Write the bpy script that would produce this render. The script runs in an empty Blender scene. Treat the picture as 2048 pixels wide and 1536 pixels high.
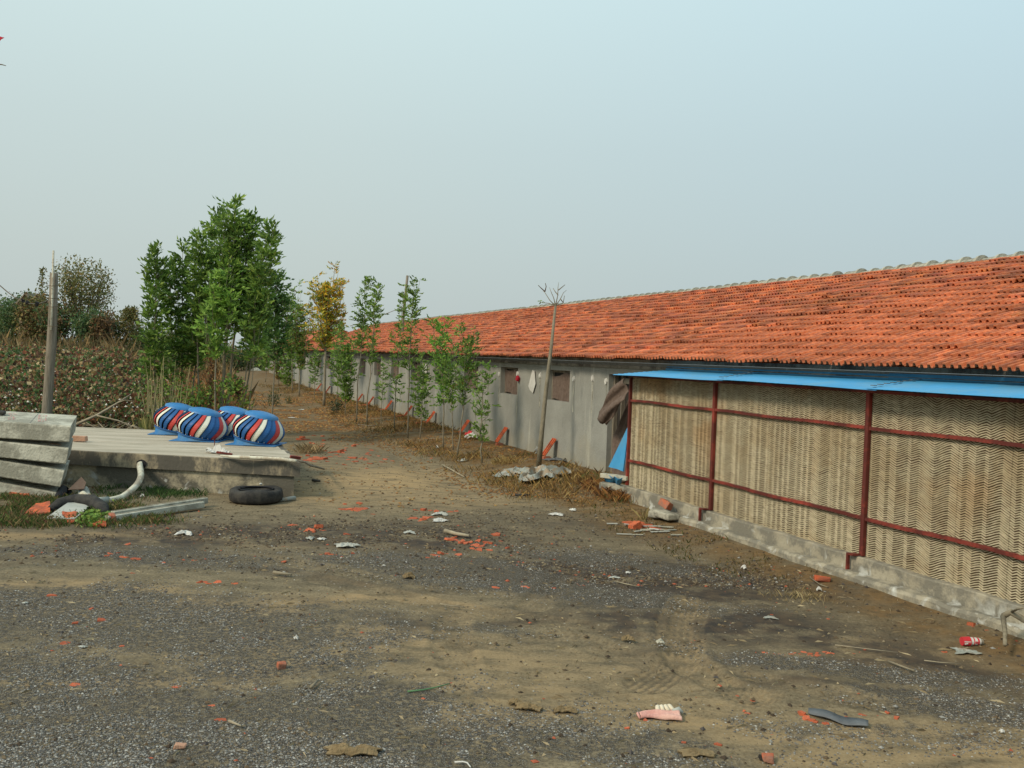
import bpy, math, random
import numpy as np
from mathutils import Vector, Matrix
random.seed(7); rng = np.random.default_rng(7)
SC = bpy.context.scene; COL = SC.collection

# ---------------------------------------------------------------- camera
HC, FPX = 2.3, 1850.0
ROLL = math.radians(2.0); PHI = math.atan(51 / FPX / math.cos(ROLL)); YAW = math.radians(20.45)
_r0 = np.array([1., 0, 0]); _u0 = np.array([0, math.sin(PHI), math.cos(PHI)]); _fw = np.array([0, math.cos(PHI), -math.sin(PHI)])
_rt = math.cos(ROLL) * _r0 + math.sin(ROLL) * _u0; _up = -math.sin(ROLL) * _r0 + math.cos(ROLL) * _u0
cam = bpy.data.objects.new('camera', bpy.data.cameras.new('camera')); COL.objects.link(cam)
m = Matrix.Identity(4)
for i in range(3):
    m[i][0], m[i][1], m[i][2] = _rt[i], _up[i], -_fw[i]
m[2][3] = HC
cam.matrix_world = m
cam.data.sensor_width = 36; cam.data.lens = FPX / 2048 * 36; cam.data.clip_end = 5000; cam.data.clip_start = 0.05
SC.camera = cam

# ---------------------------------------------------------------- light
SUN_EL, SUN_AZ = math.radians(40), math.radians(232)      # azimuth clockwise from +Y: behind the camera, to the left
W = bpy.data.worlds.new('World'); SC.world = W; W.use_nodes = True
nt = W.node_tree; nt.nodes.clear()
wo = nt.nodes.new('ShaderNodeOutputWorld'); bg = nt.nodes.new('ShaderNodeBackground'); bg.inputs[1].default_value = 0.1
sk = nt.nodes.new('ShaderNodeTexSky'); sk.sky_type = 'NISHITA'; sk.sun_disc = False
sk.sun_elevation = SUN_EL; sk.sun_rotation = SUN_AZ; sk.dust_density = 6; sk.air_density = 1.0; sk.ozone_density = 2
tc = nt.nodes.new('ShaderNodeTexCoord'); sx = nt.nodes.new('ShaderNodeSeparateXYZ'); nt.links.new(tc.outputs['Generated'], sx.inputs[0])
cr = nt.nodes.new('ShaderNodeValToRGB'); nt.links.new(sx.outputs['Z'], cr.inputs[0])
E = cr.color_ramp.elements
stops = [(0.0, (.50, .56, .545)), (.10, (.53, .61, .59)), (.22, (.565, .675, .665)), (.38, (.64, .80, .80)), (.7, (.64, .80, .83)), (1, (.62, .79, .83))]
E[0].position = 0; E[0].color = (*stops[0][1], 1); E[1].position = 1; E[1].color = (*stops[-1][1], 1)
for p, c in stops[1:-1]:
    e = E.new(p); e.color = (*c, 1)
az = nt.nodes.new('ShaderNodeMapRange'); nt.links.new(sx.outputs['X'], az.inputs[0])   # haze thins to blue away from the sun's side
az.inputs[1].default_value = -.2; az.inputs[2].default_value = .8; az.inputs[3].default_value = 0; az.inputs[4].default_value = 1
tint = nt.nodes.new('ShaderNodeMix'); tint.data_type = 'RGBA'; tint.blend_type = 'MULTIPLY'
nt.links.new(az.outputs[0], tint.inputs[0]); nt.links.new(cr.outputs[0], tint.inputs[6]); tint.inputs[7].default_value = (.83, .915, 1.02, 1)
sc10 = nt.nodes.new('ShaderNodeVectorMath'); sc10.operation = 'SCALE'; sc10.inputs[3].default_value = 10.0
nt.links.new(tint.outputs[2], sc10.inputs[0])
mx = nt.nodes.new('ShaderNodeMix'); mx.data_type = 'RGBA'; mx.inputs[0].default_value = 0.9
nt.links.new(sk.outputs[0], mx.inputs[6]); nt.links.new(sc10.outputs[0], mx.inputs[7])
nt.links.new(mx.outputs[2], bg.inputs[0]); nt.links.new(bg.outputs[0], wo.inputs[0])
sun = bpy.data.objects.new('sun', bpy.data.lights.new('sun', 'SUN')); COL.objects.link(sun)
sun.data.energy = 2.3; sun.data.angle = math.radians(11); sun.data.color = (1, .87, .68)
sd = Vector((math.sin(SUN_AZ) * math.cos(SUN_EL), math.cos(SUN_AZ) * math.cos(SUN_EL), math.sin(SUN_EL)))
sun.rotation_euler = sd.to_track_quat('Z', 'Y').to_euler()
SC.view_settings.view_transform = 'Standard'; SC.view_settings.look = 'None'
SC.view_settings.exposure = 0.13; SC.view_settings.gamma = 1.0; SC.view_settings.use_curve_mapping = False

# ---------------------------------------------------------------- maths helpers
def sstep(a, b, x):
    t = np.clip((np.asarray(x, float) - a) / (b - a), 0, 1); return t * t * (3 - 2 * t)
_tab = rng.random((256, 256))
def vnoise(x, y, s=1.0, seed=0):
    x = np.asarray(x, float) / s + seed * 17.31 + 1000; y = np.asarray(y, float) / s + seed * 7.77 + 1000
    xi = np.floor(x).astype(int); yi = np.floor(y).astype(int); fx = x - xi; fy = y - yi
    fx = fx * fx * (3 - 2 * fx); fy = fy * fy * (3 - 2 * fy)
    g = lambda i, j: _tab[i & 255, j & 255]
    return (g(xi, yi) * (1 - fx) + g(xi + 1, yi) * fx) * (1 - fy) + (g(xi, yi + 1) * (1 - fx) + g(xi + 1, yi + 1) * fx) * fy
def fbm(x, y, s=1.0, seed=0, o=4):
    v = 0; a = .5; t = 0
    for k in range(o):
        v = v + a * vnoise(x, y, s / 2 ** k, seed + k); t += a; a *= .5
    return v / t
CY, SY = math.cos(YAW), math.sin(YAW)
def toB(x, y): return x * CY + y * SY, -x * SY + y * CY            # world -> (P across, a along the barn)
def B(P, a, z=0.0): return Vector((P * CY - a * SY, P * SY + a * CY, z))
def ray(X, Y):
    d = _rt * (X - 1024) / FPX + _up * (-(Y - 768) / FPX) + _fw
    return d / d[1]                                                # unit depth along +Y
def height(x, y):
    x = np.asarray(x, float); y = np.asarray(y, float); P, a = toB(x, y)
    h = .17 * sstep(5.7, 7.5, P) * sstep(13.2, 15.5, a) + .05 * sstep(6.2, 6.95, P) * (1 - sstep(13.2, 15.5, a))
    h = h + 1.0 * sstep(26, 72, y) * sstep(0, -4, P)
    h = h - .05 * sstep(12.5, 15, a) * np.exp(-((P - 4.9) / .35) ** 2)
    h = h + .05 * (fbm(x, y, 2.2, 3) - .5) + .022 * (fbm(x, y, .45, 5) - .5)
    return h
def G(X, Y, z=None):
    """the ground point seen at pixel (X, Y) of the photograph (or the point of the plane z)"""
    d = ray(X, Y)
    if z is not None:
        t = (z - HC) / d[2]; return Vector((d[0] * t, t, z))
    zz = 0.0
    for _ in range(8):
        t = (zz - HC) / min(d[2], -1e-4); zz = float(height(d[0] * t, t))
    return Vector((d[0] * t, t, zz))
def D(X, Y, depth):
    d = ray(X, Y); return Vector((d[0] * depth, depth, HC + d[2] * depth))
def onP(X, Y, P):
    """the point of the vertical plane P = const seen at (X, Y)"""
    d = ray(X, Y); t = P / (d[0] * CY + SY); return Vector((d[0] * t, t, HC + d[2] * t))
def a_at(X, P, Y=800):
    p = onP(X, Y, P); return toB(p.x, p.y)[1]

# ---------------------------------------------------------------- object helpers
def tag(o, label=None, cat=None, group=None, kind=None):
    if label: o['label'] = label
    if cat: o['category'] = cat
    if group: o['group'] = group
    if kind: o['kind'] = kind
    return o
def link(name, me, parent=None):
    o = bpy.data.objects.new(name, me); COL.objects.link(o)
    if parent is not None: o.parent = parent
    return o
def empty(name, loc=(0, 0, 0), rz=0.0):
    o = bpy.data.objects.new(name, None); COL.objects.link(o); o.location = loc; o.rotation_euler = (0, 0, rz); o.empty_display_size = .1
    return o
def copy_tree(o, parent=None):
    c = o.copy(); COL.objects.link(c); c.parent = parent
    for ch in o.children: copy_tree(ch, c)
    return c
def mesh_np(name, V, F, mat, col=None, smooth=False):
    """fast mesh: V (n,3), F (m,k) one polygon size, col (n,3) per vertex"""
    V = np.asarray(V, np.float32); F = np.asarray(F, np.int32); k = F.shape[1]
    me = bpy.data.meshes.new(name); me.vertices.add(len(V)); me.vertices.foreach_set('co', V.ravel())
    me.loops.add(F.size); me.loops.foreach_set('vertex_index', F.ravel())
    me.polygons.add(len(F)); me.polygons.foreach_set('loop_start', np.arange(0, F.size, k, dtype=np.int32))
    me.polygons.foreach_set('loop_total', np.full(len(F), k, np.int32))
    me.polygons.foreach_set('use_smooth', np.full(len(F), smooth))
    me.update(calc_edges=True)
    if col is not None:
        at = me.color_attributes.new('Col', 'FLOAT_COLOR', 'POINT'); c4 = np.ones((len(V), 4), np.float32); c4[:, :3] = col
        at.data.foreach_set('color', c4.ravel())
    me.materials.append(mat); return me
class MB:
    """collects shapes for ONE mesh"""
    def __init__(s): s.v = []; s.f = []; s.m = []; s.mi = 0
    def add(s, vs, fs):
        b = len(s.v); s.v += [tuple(v) for v in vs]; s.f += [tuple(i + b for i in f) for f in fs]; s.m += [s.mi] * len(fs); return s
    def hexa(s, c):   # 8 corners: bottom 4 ccw, top 4 ccw
        return s.add(c, [(3, 2, 1, 0), (4, 5, 6, 7), (0, 1, 5, 4), (1, 2, 6, 5), (2, 3, 7, 6), (3, 0, 4, 7)])
    def box(s, x0, x1, y0, y1, z0, z1):
        return s.hexa([(x0, y0, z0), (x1, y0, z0), (x1, y1, z0), (x0, y1, z0), (x0, y0, z1), (x1, y0, z1), (x1, y1, z1), (x0, y1, z1)])
    def bar(s, p, q, w, h, up=(0, 0, 1)):
        p = Vector(p); q = Vector(q); d = (q - p).normalized(); u = Vector(up)
        sd_ = d.cross(u); sd_ = sd_.normalized() if sd_.length > 1e-4 else Vector((1, 0, 0)); u = sd_.cross(d).normalized()
        a = sd_ * w / 2; b = u * h / 2
        return s.hexa([p - a - b, p + a - b, q + a - b, q - a - b, p - a + b, p + a + b, q + a + b, q - a + b])
    def tube(s, pts, r, n=6, cap=True):
        pts = [Vector(p) for p in pts]; R = r if hasattr(r, '__len__') else [r] * len(pts)
        b = len(s.v); prev = None
        for i, p in enumerate(pts):
            d = (pts[min(i + 1, len(pts) - 1)] - pts[max(i - 1, 0)]);  d = d.normalized() if d.length > 1e-9 else Vector((0, 0, 1))
            if prev is None: a = d.orthogonal().normalized()
            else:
                a = prev - d * prev.dot(d); a = a.normalized() if a.length > 1e-6 else d.orthogonal().normalized()
            prev = a; c = d.cross(a)
            for k in range(n):
                t = 2 * math.pi * k / n; s.v.append(tuple(p + (a * math.cos(t) + c * math.sin(t)) * R[i]))
        fs = []
        for i in range(len(pts) - 1):
            for k in range(n):
                k2 = (k + 1) % n; fs.append((b + i * n + k, b + i * n + k2, b + (i + 1) * n + k2, b + (i + 1) * n + k))
        if cap: fs.append(tuple(b + k for k in range(n - 1, -1, -1))); fs.append(tuple(b + (len(pts) - 1) * n + k for k in range(n)))
        s.f += fs; s.m += [s.mi] * len(fs); return s
    def grid(s, fn, nu, nv):
        vs = [fn(i / nu, j / nv) for j in range(nv + 1) for i in range(nu + 1)]
        return s.add(vs, [(j * (nu + 1) + i, j * (nu + 1) + i + 1, (j + 1) * (nu + 1) + i + 1, (j + 1) * (nu + 1) + i) for j in range(nv) for i in range(nu)])
    def mesh(s, name, mats, smooth=False):
        me = bpy.data.meshes.new(name); me.from_pydata(s.v, [], s.f)
        for mm in (mats if isinstance(mats, (list, tuple)) else [mats]): me.materials.append(mm)
        me.polygons.foreach_set('material_index', s.m)
        if smooth: me.polygons.foreach_set('use_smooth', [True] * len(s.f))
        me.update(); return me
    def build(s, name, mats, parent=None, smooth=False, bevel=0, solid=0):
        o = link(name, s.mesh(name, mats, smooth), parent)
        if solid:
            md = o.modifiers.new('s', 'SOLIDIFY'); md.thickness = solid; md.offset = 0
        if bevel:
            md = o.modifiers.new('b', 'BEVEL'); md.width = bevel; md.segments = 2; md.limit_method = 'ANGLE'
        return o

# ---------------------------------------------------------------- materials
def mat(name, c1, c2=None, scale=4.0, rough=.9, bump=.0, c3=None, f3=.25, s3=1.2, bscale=None, stretch=(1, 1, 1), metal=0.0, attr=False, rand=0.0, coord='Object', detail=6, spec=.25, translucent=0.0, sheen=0):
    """noise of two colours, a third in blotches, bump; attr: multiply by the mesh's colour attribute"""
    M = bpy.data.materials.new(name); M.use_nodes = True; n = M.node_tree; N = n.nodes; L = n.links
    bs = N['Principled BSDF']; bs.inputs['Roughness'].default_value = rough; bs.inputs['Metallic'].default_value = metal
    bs.inputs['Specular IOR Level'].default_value = spec
    t = N.new('ShaderNodeTexCoord'); mp = N.new('ShaderNodeMapping'); mp.inputs['Scale'].default_value = stretch; L.new(t.outputs[coord], mp.inputs[0])
    col = None
    if c2 is not None:
        no = N.new('ShaderNodeTexNoise'); no.inputs['Scale'].default_value = scale; no.inputs['Detail'].default_value = detail; no.inputs['Roughness'].default_value = .65
        L.new(mp.outputs[0], no.inputs['Vector'])
        r = N.new('ShaderNodeMapRange'); r.inputs[1].default_value = .35; r.inputs[2].default_value = .65; L.new(no.outputs[0], r.inputs[0])
        mi = N.new('ShaderNodeMix'); mi.data_type = 'RGBA'; L.new(r.outputs[0], mi.inputs[0]); mi.inputs[6].default_value = (*c1, 1); mi.inputs[7].default_value = (*c2, 1); col = mi.outputs[2]
        if c3 is not None:
            n3 = N.new('ShaderNodeTexNoise'); n3.inputs['Scale'].default_value = s3; n3.inputs['Detail'].default_value = 8; n3.inputs['Roughness'].default_value = .7; L.new(mp.outputs[0], n3.inputs['Vector'])
            r3 = N.new('ShaderNodeMapRange'); r3.inputs[1].default_value = 1 - f3 - .42; r3.inputs[2].default_value = 1 - f3 - .30; L.new(n3.outputs[0], r3.inputs[0])
            m3 = N.new('ShaderNodeMix'); m3.data_type = 'RGBA'; L.new(r3.outputs[0], m3.inputs[0]); L.new(col, m3.inputs[6]); m3.inputs[7].default_value = (*c3, 1); col = m3.outputs[2]
    if attr:
        a = N.new('ShaderNodeVertexColor'); a.layer_name = 'Col'
        if col is None: col = a.outputs[0]
        else:
            mm = N.new('ShaderNodeMix'); mm.data_type = 'RGBA'; mm.blend_type = 'MULTIPLY'; mm.inputs[0].default_value = 1; L.new(col, mm.inputs[6]); L.new(a.outputs[0], mm.inputs[7]); col = mm.outputs[2]
    if rand:
        oi = N.new('ShaderNodeObjectInfo'); rr = N.new('ShaderNodeMapRange'); rr.inputs[3].default_value = 1 - rand; rr.inputs[4].default_value = 1 + rand; L.new(oi.outputs['Random'], rr.inputs[0])
        sc_ = N.new('ShaderNodeVectorMath'); sc_.operation = 'SCALE'; L.new(rr.outputs[0], sc_.inputs[3])
        if col is None: sc_.inputs[0].default_value = c1
        else: L.new(col, sc_.inputs[0])
        col = sc_.outputs[0]
    if col is None: bs.inputs['Base Color'].default_value = (*c1, 1)
    else: L.new(col, bs.inputs['Base Color'])
    if bump:
        bn = N.new('ShaderNodeTexNoise'); bn.inputs['Scale'].default_value = bscale or scale * 3; bn.inputs['Detail'].default_value = 5; L.new(mp.outputs[0], bn.inputs['Vector'])
        bp = N.new('ShaderNodeBump'); bp.inputs['Strength'].default_value = bump; bp.inputs['Distance'].default_value = .02; L.new(bn.outputs[0], bp.inputs['Height']); L.new(bp.outputs[0], bs.inputs['Normal'])
    if translucent:
        out = N['Material Output']; tr = N.new('ShaderNodeBsdfTranslucent'); ms = N.new('ShaderNodeMixShader'); ms.inputs[0].default_value = translucent
        if col is None: tr.inputs[0].default_value = (*c1, 1)
        else: L.new(col, tr.inputs[0])
        L.new(bs.outputs[0], ms.inputs[1]); L.new(tr.outputs[0], ms.inputs[2]); L.new(ms.outputs[0], out.inputs[0])
    return M
M = {}
M['concrete'] = mat('concrete', (.20, .19, .155), (.30, .285, .235), 3, bump=.5, bscale=40, c3=(.11, .10, .085), f3=.12, s3=2.2)
M['slab'] = mat('slab', (.42, .41, .33), (.53, .515, .42), 5, bump=.6, bscale=30, c3=(.28, .27, .215), f3=.14, s3=3)
M['deck'] = mat('deck', (.46, .405, .315), (.52, .46, .36), 3, bump=.3, bscale=60, c3=(.37, .325, .245), f3=.14, s3=1.5, stretch=(.5, 2.5, 1))
M['tile'] = mat('tile', (.50, .128, .050), (.70, .225, .088), 9, bump=.3, bscale=60, attr=True, c3=(.36, .12, .065), f3=.15, s3=3.0, rough=.85)
M['tile_loose'] = mat('tile_loose', (.50, .10, .04), (.66, .16, .06), 9, bump=.3, bscale=60, c3=(.30, .09, .05), f3=.14, s3=8, rough=.9, rand=.25)
M['cement'] = mat('cement', (.38, .365, .29), (.50, .475, .375), 6, bump=.5, bscale=40, rand=.12, c3=(.22, .21, .17), f3=.12, s3=5)
M['wood'] = mat('wood', (.16, .135, .10), (.27, .235, .18), 6, bump=.6, bscale=20, stretch=(4, 4, .35))
M['bark'] = mat('bark', (.17, .145, .10), (.27, .235, .165), 14, bump=.6, bscale=30, stretch=(1, 1, .4))
M['twig'] = mat('twig', (.12, .095, .065), (.22, .175, .115), 8)
M['dead'] = mat('dead', (.20, .17, .12), (.34, .29, .20), 6, rand=.25)
M['blue'] = mat('blue', (.050, .26, .50), (.065, .31, .57), 3, rough=.5, bump=.08, bscale=20, c3=(.09, .28, .46), f3=.1, s3=2)
M['red_steel'] = mat('red_steel', (.25, .045, .032), (.33, .06, .04), 5, rough=.55, c3=(.11, .026, .02), f3=.17, s3=2.2, bump=.2)
M['vane_blue'] = mat('vane_blue', (.018, .085, .24), (.022, .11, .30), 5, rough=.5, spec=.3)
M['vane_red'] = mat('vane_red', (.46, .05, .045), (.56, .07, .055), 5, rough=.5, spec=.3)
M['vane_white'] = mat('vane_white', (.62, .62, .50), (.74, .73, .62), 5, rough=.5, spec=.3)
M['blue_cap'] = mat('blue_cap', (.025, .165, .40), (.04, .21, .47), 5, rough=.5, spec=.4, c3=(.08, .20, .36), f3=.1)
M['black'] = mat('black', (.012, .012, .014), (.02, .02, .022), 8, rough=.7)
M['rubber'] = mat('rubber', (.022, .021, .020), (.045, .042, .038), 6, rough=.75, bump=.4, bscale=50, c3=(.055, .05, .042), f3=.1, s3=6)
M['pvc'] = mat('pvc', (.58, .55, .42), (.68, .66, .54), 5, rough=.5, c3=(.40, .34, .25), f3=.12, s3=6)
M['white'] = mat('white', (.50, .49, .45), (.64, .63, .58), 6, rough=.7)
M['plastic_grey'] = mat('plastic_grey', (.22, .235, .205), (.34, .355, .315), 7, rough=.45, spec=.4, c3=(.30, .22, .14), f3=.1, s3=5)
M['cloth_brown'] = mat('cloth_brown', (.12, .085, .068), (.19, .14, .11), 14, rough=1, bump=.7, bscale=90)
M['cloth_pink'] = mat('cloth_pink', (.55, .26, .22), (.68, .42, .34), 10, rough=1, bump=.4, bscale=60)
M['cardboard'] = mat('cardboard', (.36, .37, .33), (.45, .45, .40), 5, rough=.9)
M['slate'] = mat('slate', (.085, .092, .098), (.14, .15, .155), 8, rough=.55, bump=.2)
M['can_red'] = mat('can_red', (.50, .03, .04), (.58, .05, .06), 10, rough=.4)
M['pink_mark'] = mat('pink_mark', (.62, .20, .20), (.40, .32, .29), 30, rough=.9)
M['cloth_red'] = mat('cloth_red', (.55, .03, .05), (.62, .05, .08), 5, rough=.9, translucent=.4)
M['brick'] = mat('brick', (.36, .10, .05), (.48, .15, .075), 12, bump=.5, bscale=60, rand=.2, c3=(.25, .12, .08), f3=.15, s3=10)
M['brick_pale'] = mat('brick_pale', (.42, .23, .15), (.50, .30, .20), 12, bump=.5, bscale=60)
M['leaf'] = mat('leaf', (1, 1, 1), attr=True, rough=.6, translucent=.32, spec=.3)
M['straw'] = mat('straw', (1, 1, 1), attr=True, rough=.9, translucent=.15)
M['stone'] = mat('stone', (1, 1, 1), attr=True, rough=.85)
M['pad'] = mat('pad', (.43, .37, .245), (.57, .495, .34), 20, rough=1, attr=True, c3=(.44, .355, .22), f3=.10, s3=1.1)
M['pad_core'] = mat('pad_core', (.085, .052, .028), (.12, .078, .042), 20, rough=1)  # dark brown carries the shade of the flute cavities in its colour
M['clod'] = mat('clod', (.17, .12, .06), (.26, .19, .10), 14, bump=.8, bscale=50)
M['green_cord'] = mat('green_cord', (.10, .22, .10))
M['interior'] = mat('interior', (.03, .026, .022), (.045, .04, .034), 3)  # near-black colour stands in for the unlit inside of the sheds

def wallmat(name, base, pale, dark, strk=True):
    M_ = bpy.data.materials.new(name); M_.use_nodes = True; n = M_.node_tree; N = n.nodes; L = n.links; bs = N['Principled BSDF']; bs.inputs['Roughness'].default_value = .92; bs.inputs['Specular IOR Level'].default_value = .2
    t = N.new('ShaderNodeTexCoord')
    def noise(scale, st, lo, hi, det=6):
        mp = N.new('ShaderNodeMapping'); mp.inputs['Scale'].default_value = st; L.new(t.outputs['Object'], mp.inputs[0])
        q = N.new('ShaderNodeTexNoise'); q.inputs['Scale'].default_value = scale; q.inputs['Detail'].default_value = det; q.inputs['Roughness'].default_value = .65; L.new(mp.outputs[0], q.inputs['Vector'])
        r = N.new('ShaderNodeMapRange'); r.inputs[1].default_value = lo; r.inputs[2].default_value = hi; L.new(q.outputs[0], r.inputs[0]); return r.outputs[0]
    def mix(f, a, b):
        mi = N.new('ShaderNodeMix'); mi.data_type = 'RGBA'; L.new(f, mi.inputs[0])
        for k, c in ((6, a), (7, b)):
            if isinstance(c, tuple): mi.inputs[k].default_value = (*c, 1)
            else: L.new(c, mi.inputs[k])
        return mi.outputs[2]
    c = mix(noise(1.1, (1, 1, 1), .38, .62), base, tuple(.80 * v for v in base))
    c = mix(noise(3.2, (1, 1, .08), .58, .72), c, pale)            # lime runs down the render
    c = mix(noise(2.3, (1, .9, .22), .57, .72), c, dark)           # damp soot streaks
    # stains rising from the ground, with a ragged top edge of their own
    sz = N.new('ShaderNodeSeparateXYZ'); L.new(t.outputs['Object'], sz.inputs[0])
    q = N.new('ShaderNodeTexNoise'); q.inputs['Scale'].default_value = 1.6; q.inputs['Detail'].default_value = 7; L.new(t.outputs['Object'], q.inputs['Vector'])
    ad = N.new('ShaderNodeMath'); ad.operation = 'MULTIPLY_ADD'; L.new(q.outputs[0], ad.inputs[0]); ad.inputs[1].default_value = -1.6; L.new(sz.outputs['Z'], ad.inputs[2])
    r = N.new('ShaderNodeMapRange'); r.inputs[1].default_value = -.55; r.inputs[2].default_value = -.15; r.inputs[3].default_value = .55; r.inputs[4].default_value = 0; L.new(ad.outputs[0], r.inputs[0])
    c = mix(r.outputs[0], c, (.30, .275, .205))
    L.new(c, bs.inputs['Base Color'])
    bn = N.new('ShaderNodeTexNoise'); bn.inputs['Scale'].default_value = 25; bn.inputs['Detail'].default_value = 6; L.new(t.outputs['Object'], bn.inputs['Vector'])
    bp = N.new('ShaderNodeBump'); bp.inputs['Strength'].default_value = .5; bp.inputs['Distance'].default_value = .015; L.new(bn.outputs[0], bp.inputs['Height']); L.new(bp.outputs[0], bs.inputs['Normal'])
    return M_
M['render'] = wallmat('render', (.31, .31, .275), (.46, .45, .38), (.16, .165, .155))
M['plinth'] = mat('plinth', (.31, .275, .20), (.40, .36, .27), 3, bump=.5, bscale=40, c3=(.20, .185, .145), f3=.15, s3=3.5)
def add_efflorescence(mt, z0, z1, col, lo=.5, hi=.62, sc=5):
    n = mt.node_tree; N = n.nodes; L = n.links; bs = N['Principled BSDF']; src = bs.inputs['Base Color'].links[0].from_socket
    t = N.new('ShaderNodeTexCoord'); q = N.new('ShaderNodeTexNoise'); q.inputs['Scale'].default_value = sc; q.inputs['Detail'].default_value = 7; q.inputs['Distortion'].default_value = 1.2; L.new(t.outputs['Object'], q.inputs['Vector'])
    r = N.new('ShaderNodeMapRange'); r.inputs[1].default_value = lo; r.inputs[2].default_value = hi; L.new(q.outputs[0], r.inputs[0])
    s = N.new('ShaderNodeSeparateXYZ'); L.new(t.outputs['Object'], s.inputs[0]); r2 = N.new('ShaderNodeMapRange'); r2.inputs[1].default_value = z0; r2.inputs[2].default_value = z1; L.new(s.outputs['Z'], r2.inputs[0])
    mu = N.new('ShaderNodeMath'); mu.operation = 'MULTIPLY'; L.new(r.outputs[0], mu.inputs[0]); L.new(r2.outputs[0], mu.inputs[1])
    mi = N.new('ShaderNodeMix'); mi.data_type = 'RGBA'; L.new(mu.outputs[0], mi.inputs[0]); L.new(src, mi.inputs[6]); mi.inputs[7].default_value = (*col, 1); L.new(mi.outputs[2], bs.inputs['Base Color'])
add_efflorescence(M['plinth'], .30, .10, (.52, .52, .47), .56, .66, 4)

# ---------------------------------------------------------------- ground zones
def blobs(x, y, L, seed, warp=.9):
    wx = x + warp * (fbm(x, y, 1.6, seed) - .5) * 2; wy = y + warp * (fbm(x, y, 1.6, seed + 9) - .5) * 2; v = np.zeros_like(x)
    for X, Y, rx, ry, ang, s in L:
        p = G(X, Y, 0); c, q = math.cos(ang), math.sin(ang); dx = wx - p.x; dy = wy - p.y
        v = np.maximum(v, s * np.exp(-(((dx * c + dy * q) / rx) ** 2 + ((-dx * q + dy * c) / ry) ** 2)))
    return v
GRAVEL = [(250, 1400, 2.4, 1.0, 0, .75), (520, 1250, 1.6, .6, 0, .6), (900, 1450, 1.6, .5, 0, .55), (150, 1330, 2, .5, 0, .7), (1150, 1520, 1.4, .3, 0, .6), (1750, 1480, 1.6, .35, -.1, .5),(100, 1230, 3.0, .9, 0, 1), (60, 1480, 2.2, 1.1, 0, 1), (430, 1470, 1.7, .8, 0, 1), (330, 1250, 1.9, .6, -.1, .9), (250, 1120, 2.6, .55, 0, .7), (620, 1400, 1.2, .6, .1, .9), (760, 1500, 1.2, .55, 0, .95),
          (870, 1140, 1.7, .55, -.2, 1), (1080, 1180, 1.9, .5, -.25, 1), (1250, 1130, 1.8, .5, -.3, .8), (1340, 1290, .9, .3, -.3, .45), (700, 1270, 1.0, .3, 0, .6), (960, 1260, 1.1, .25, 0, .55),
          (1700, 1335, 1.5, .32, -.25, 1), (1950, 1430, 1.3, .35, -.35, 1), (1450, 1200, 1.1, .3, -.3, .35), (1000, 1480, .9, .35, 0, .8), (1250, 1500, .9, .3, 0, .6), (1850, 1500, 1, .3, 0, .5), (560, 1310, .8, .4, 0, .8)]
DARK = [(350, 1085, 1.6, .5, 0, 1.1), (880, 1080, 1.6, .7, 0, 1.1), (520, 1065, 3.1, 1.0, 0, 1), (760, 1060, 2.2, .8, 0, .9), (1330, 1170, 2.1, 1.2, -.35, 1.2), (1500, 1260, 1.7, .9, -.4, 1.2), (1750, 1320, 1.3, .5, -.35, 1.0), (1230, 1250, 1.0, .5, -.3, 1.0), (1100, 1245, 2.3, .22, -.1, .8), (1420, 1330, 1.6, .18, -.3, .6), (1180, 1050, 2, .9, -.3, .6), (640, 1160, 1.7, .2, -.2, .6), (1700, 1390, 1.5, .1, -.25, .8), (90, 1110, 3, .4, 0, .4), (1600, 1160, 1.5, .5, -.5, .4)]
OCHRE = [(780, 960, 1.5, 2.4, 0, 1), (640, 980, 1.5, 1.3, 0, .8), (900, 1000, 2.2, .8, -.1, .6), (950, 1330, 2.3, .6, -.1, .5), (1200, 1410, 1.8, .45, -.15, .5), (650, 1210, 2.0, .35, 0, .7), (120, 1170, 2.2, .2, 0, .6), (300, 1340, 2, .2, 0, .5), (1450, 1480, 1.4, .3, -.1, .7), (1950, 1500, 1.1, .35, 0, .6), (110, 1075, 2.6, .28, 0, .8), (650, 870, 2.0, 4, 0, .35), (1900, 1330, .9, .35, -.3, .5)]
def zones(x, y):
    g = blobs(x, y, GRAVEL, 21, .55); d = blobs(x, y, DARK, 41); o = blobs(x, y, OCHRE, 61)
    P, a = toB(x, y)
    verge = sstep(5.35, 6.1, P + .6 * (fbm(x, y, 1.5, 71) - .5)) * sstep(9, 12, a) + sstep(19, 22, y) * sstep(1.2, -.2, P)
    verge = np.maximum(verge, sstep(5.9, 6.5, P) * .8); verge = np.maximum(verge, .85 * sstep(21, 27, y) * sstep(-2, 1, P))
    return g, d, o, np.clip(verge, 0, 1)
def axis(dense, lo, hi, g=1.09):
    c = list(np.arange(dense[0], dense[1], dense[2])); s = dense[2]
    while c[-1] < hi: s *= g; c.append(c[-1] + s)
    s = dense[2]
    while c[0] > lo: s *= g; c.insert(0, c[0] - s)
    return np.array(c)
gx = axis((-6, 6.3, .03), -1500, 1500); gy = axis((4.6, 13.5, .03), -120, 2500, 1.05)
XX, YY = np.meshgrid(gx, gy); H = height(XX, YY)
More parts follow.
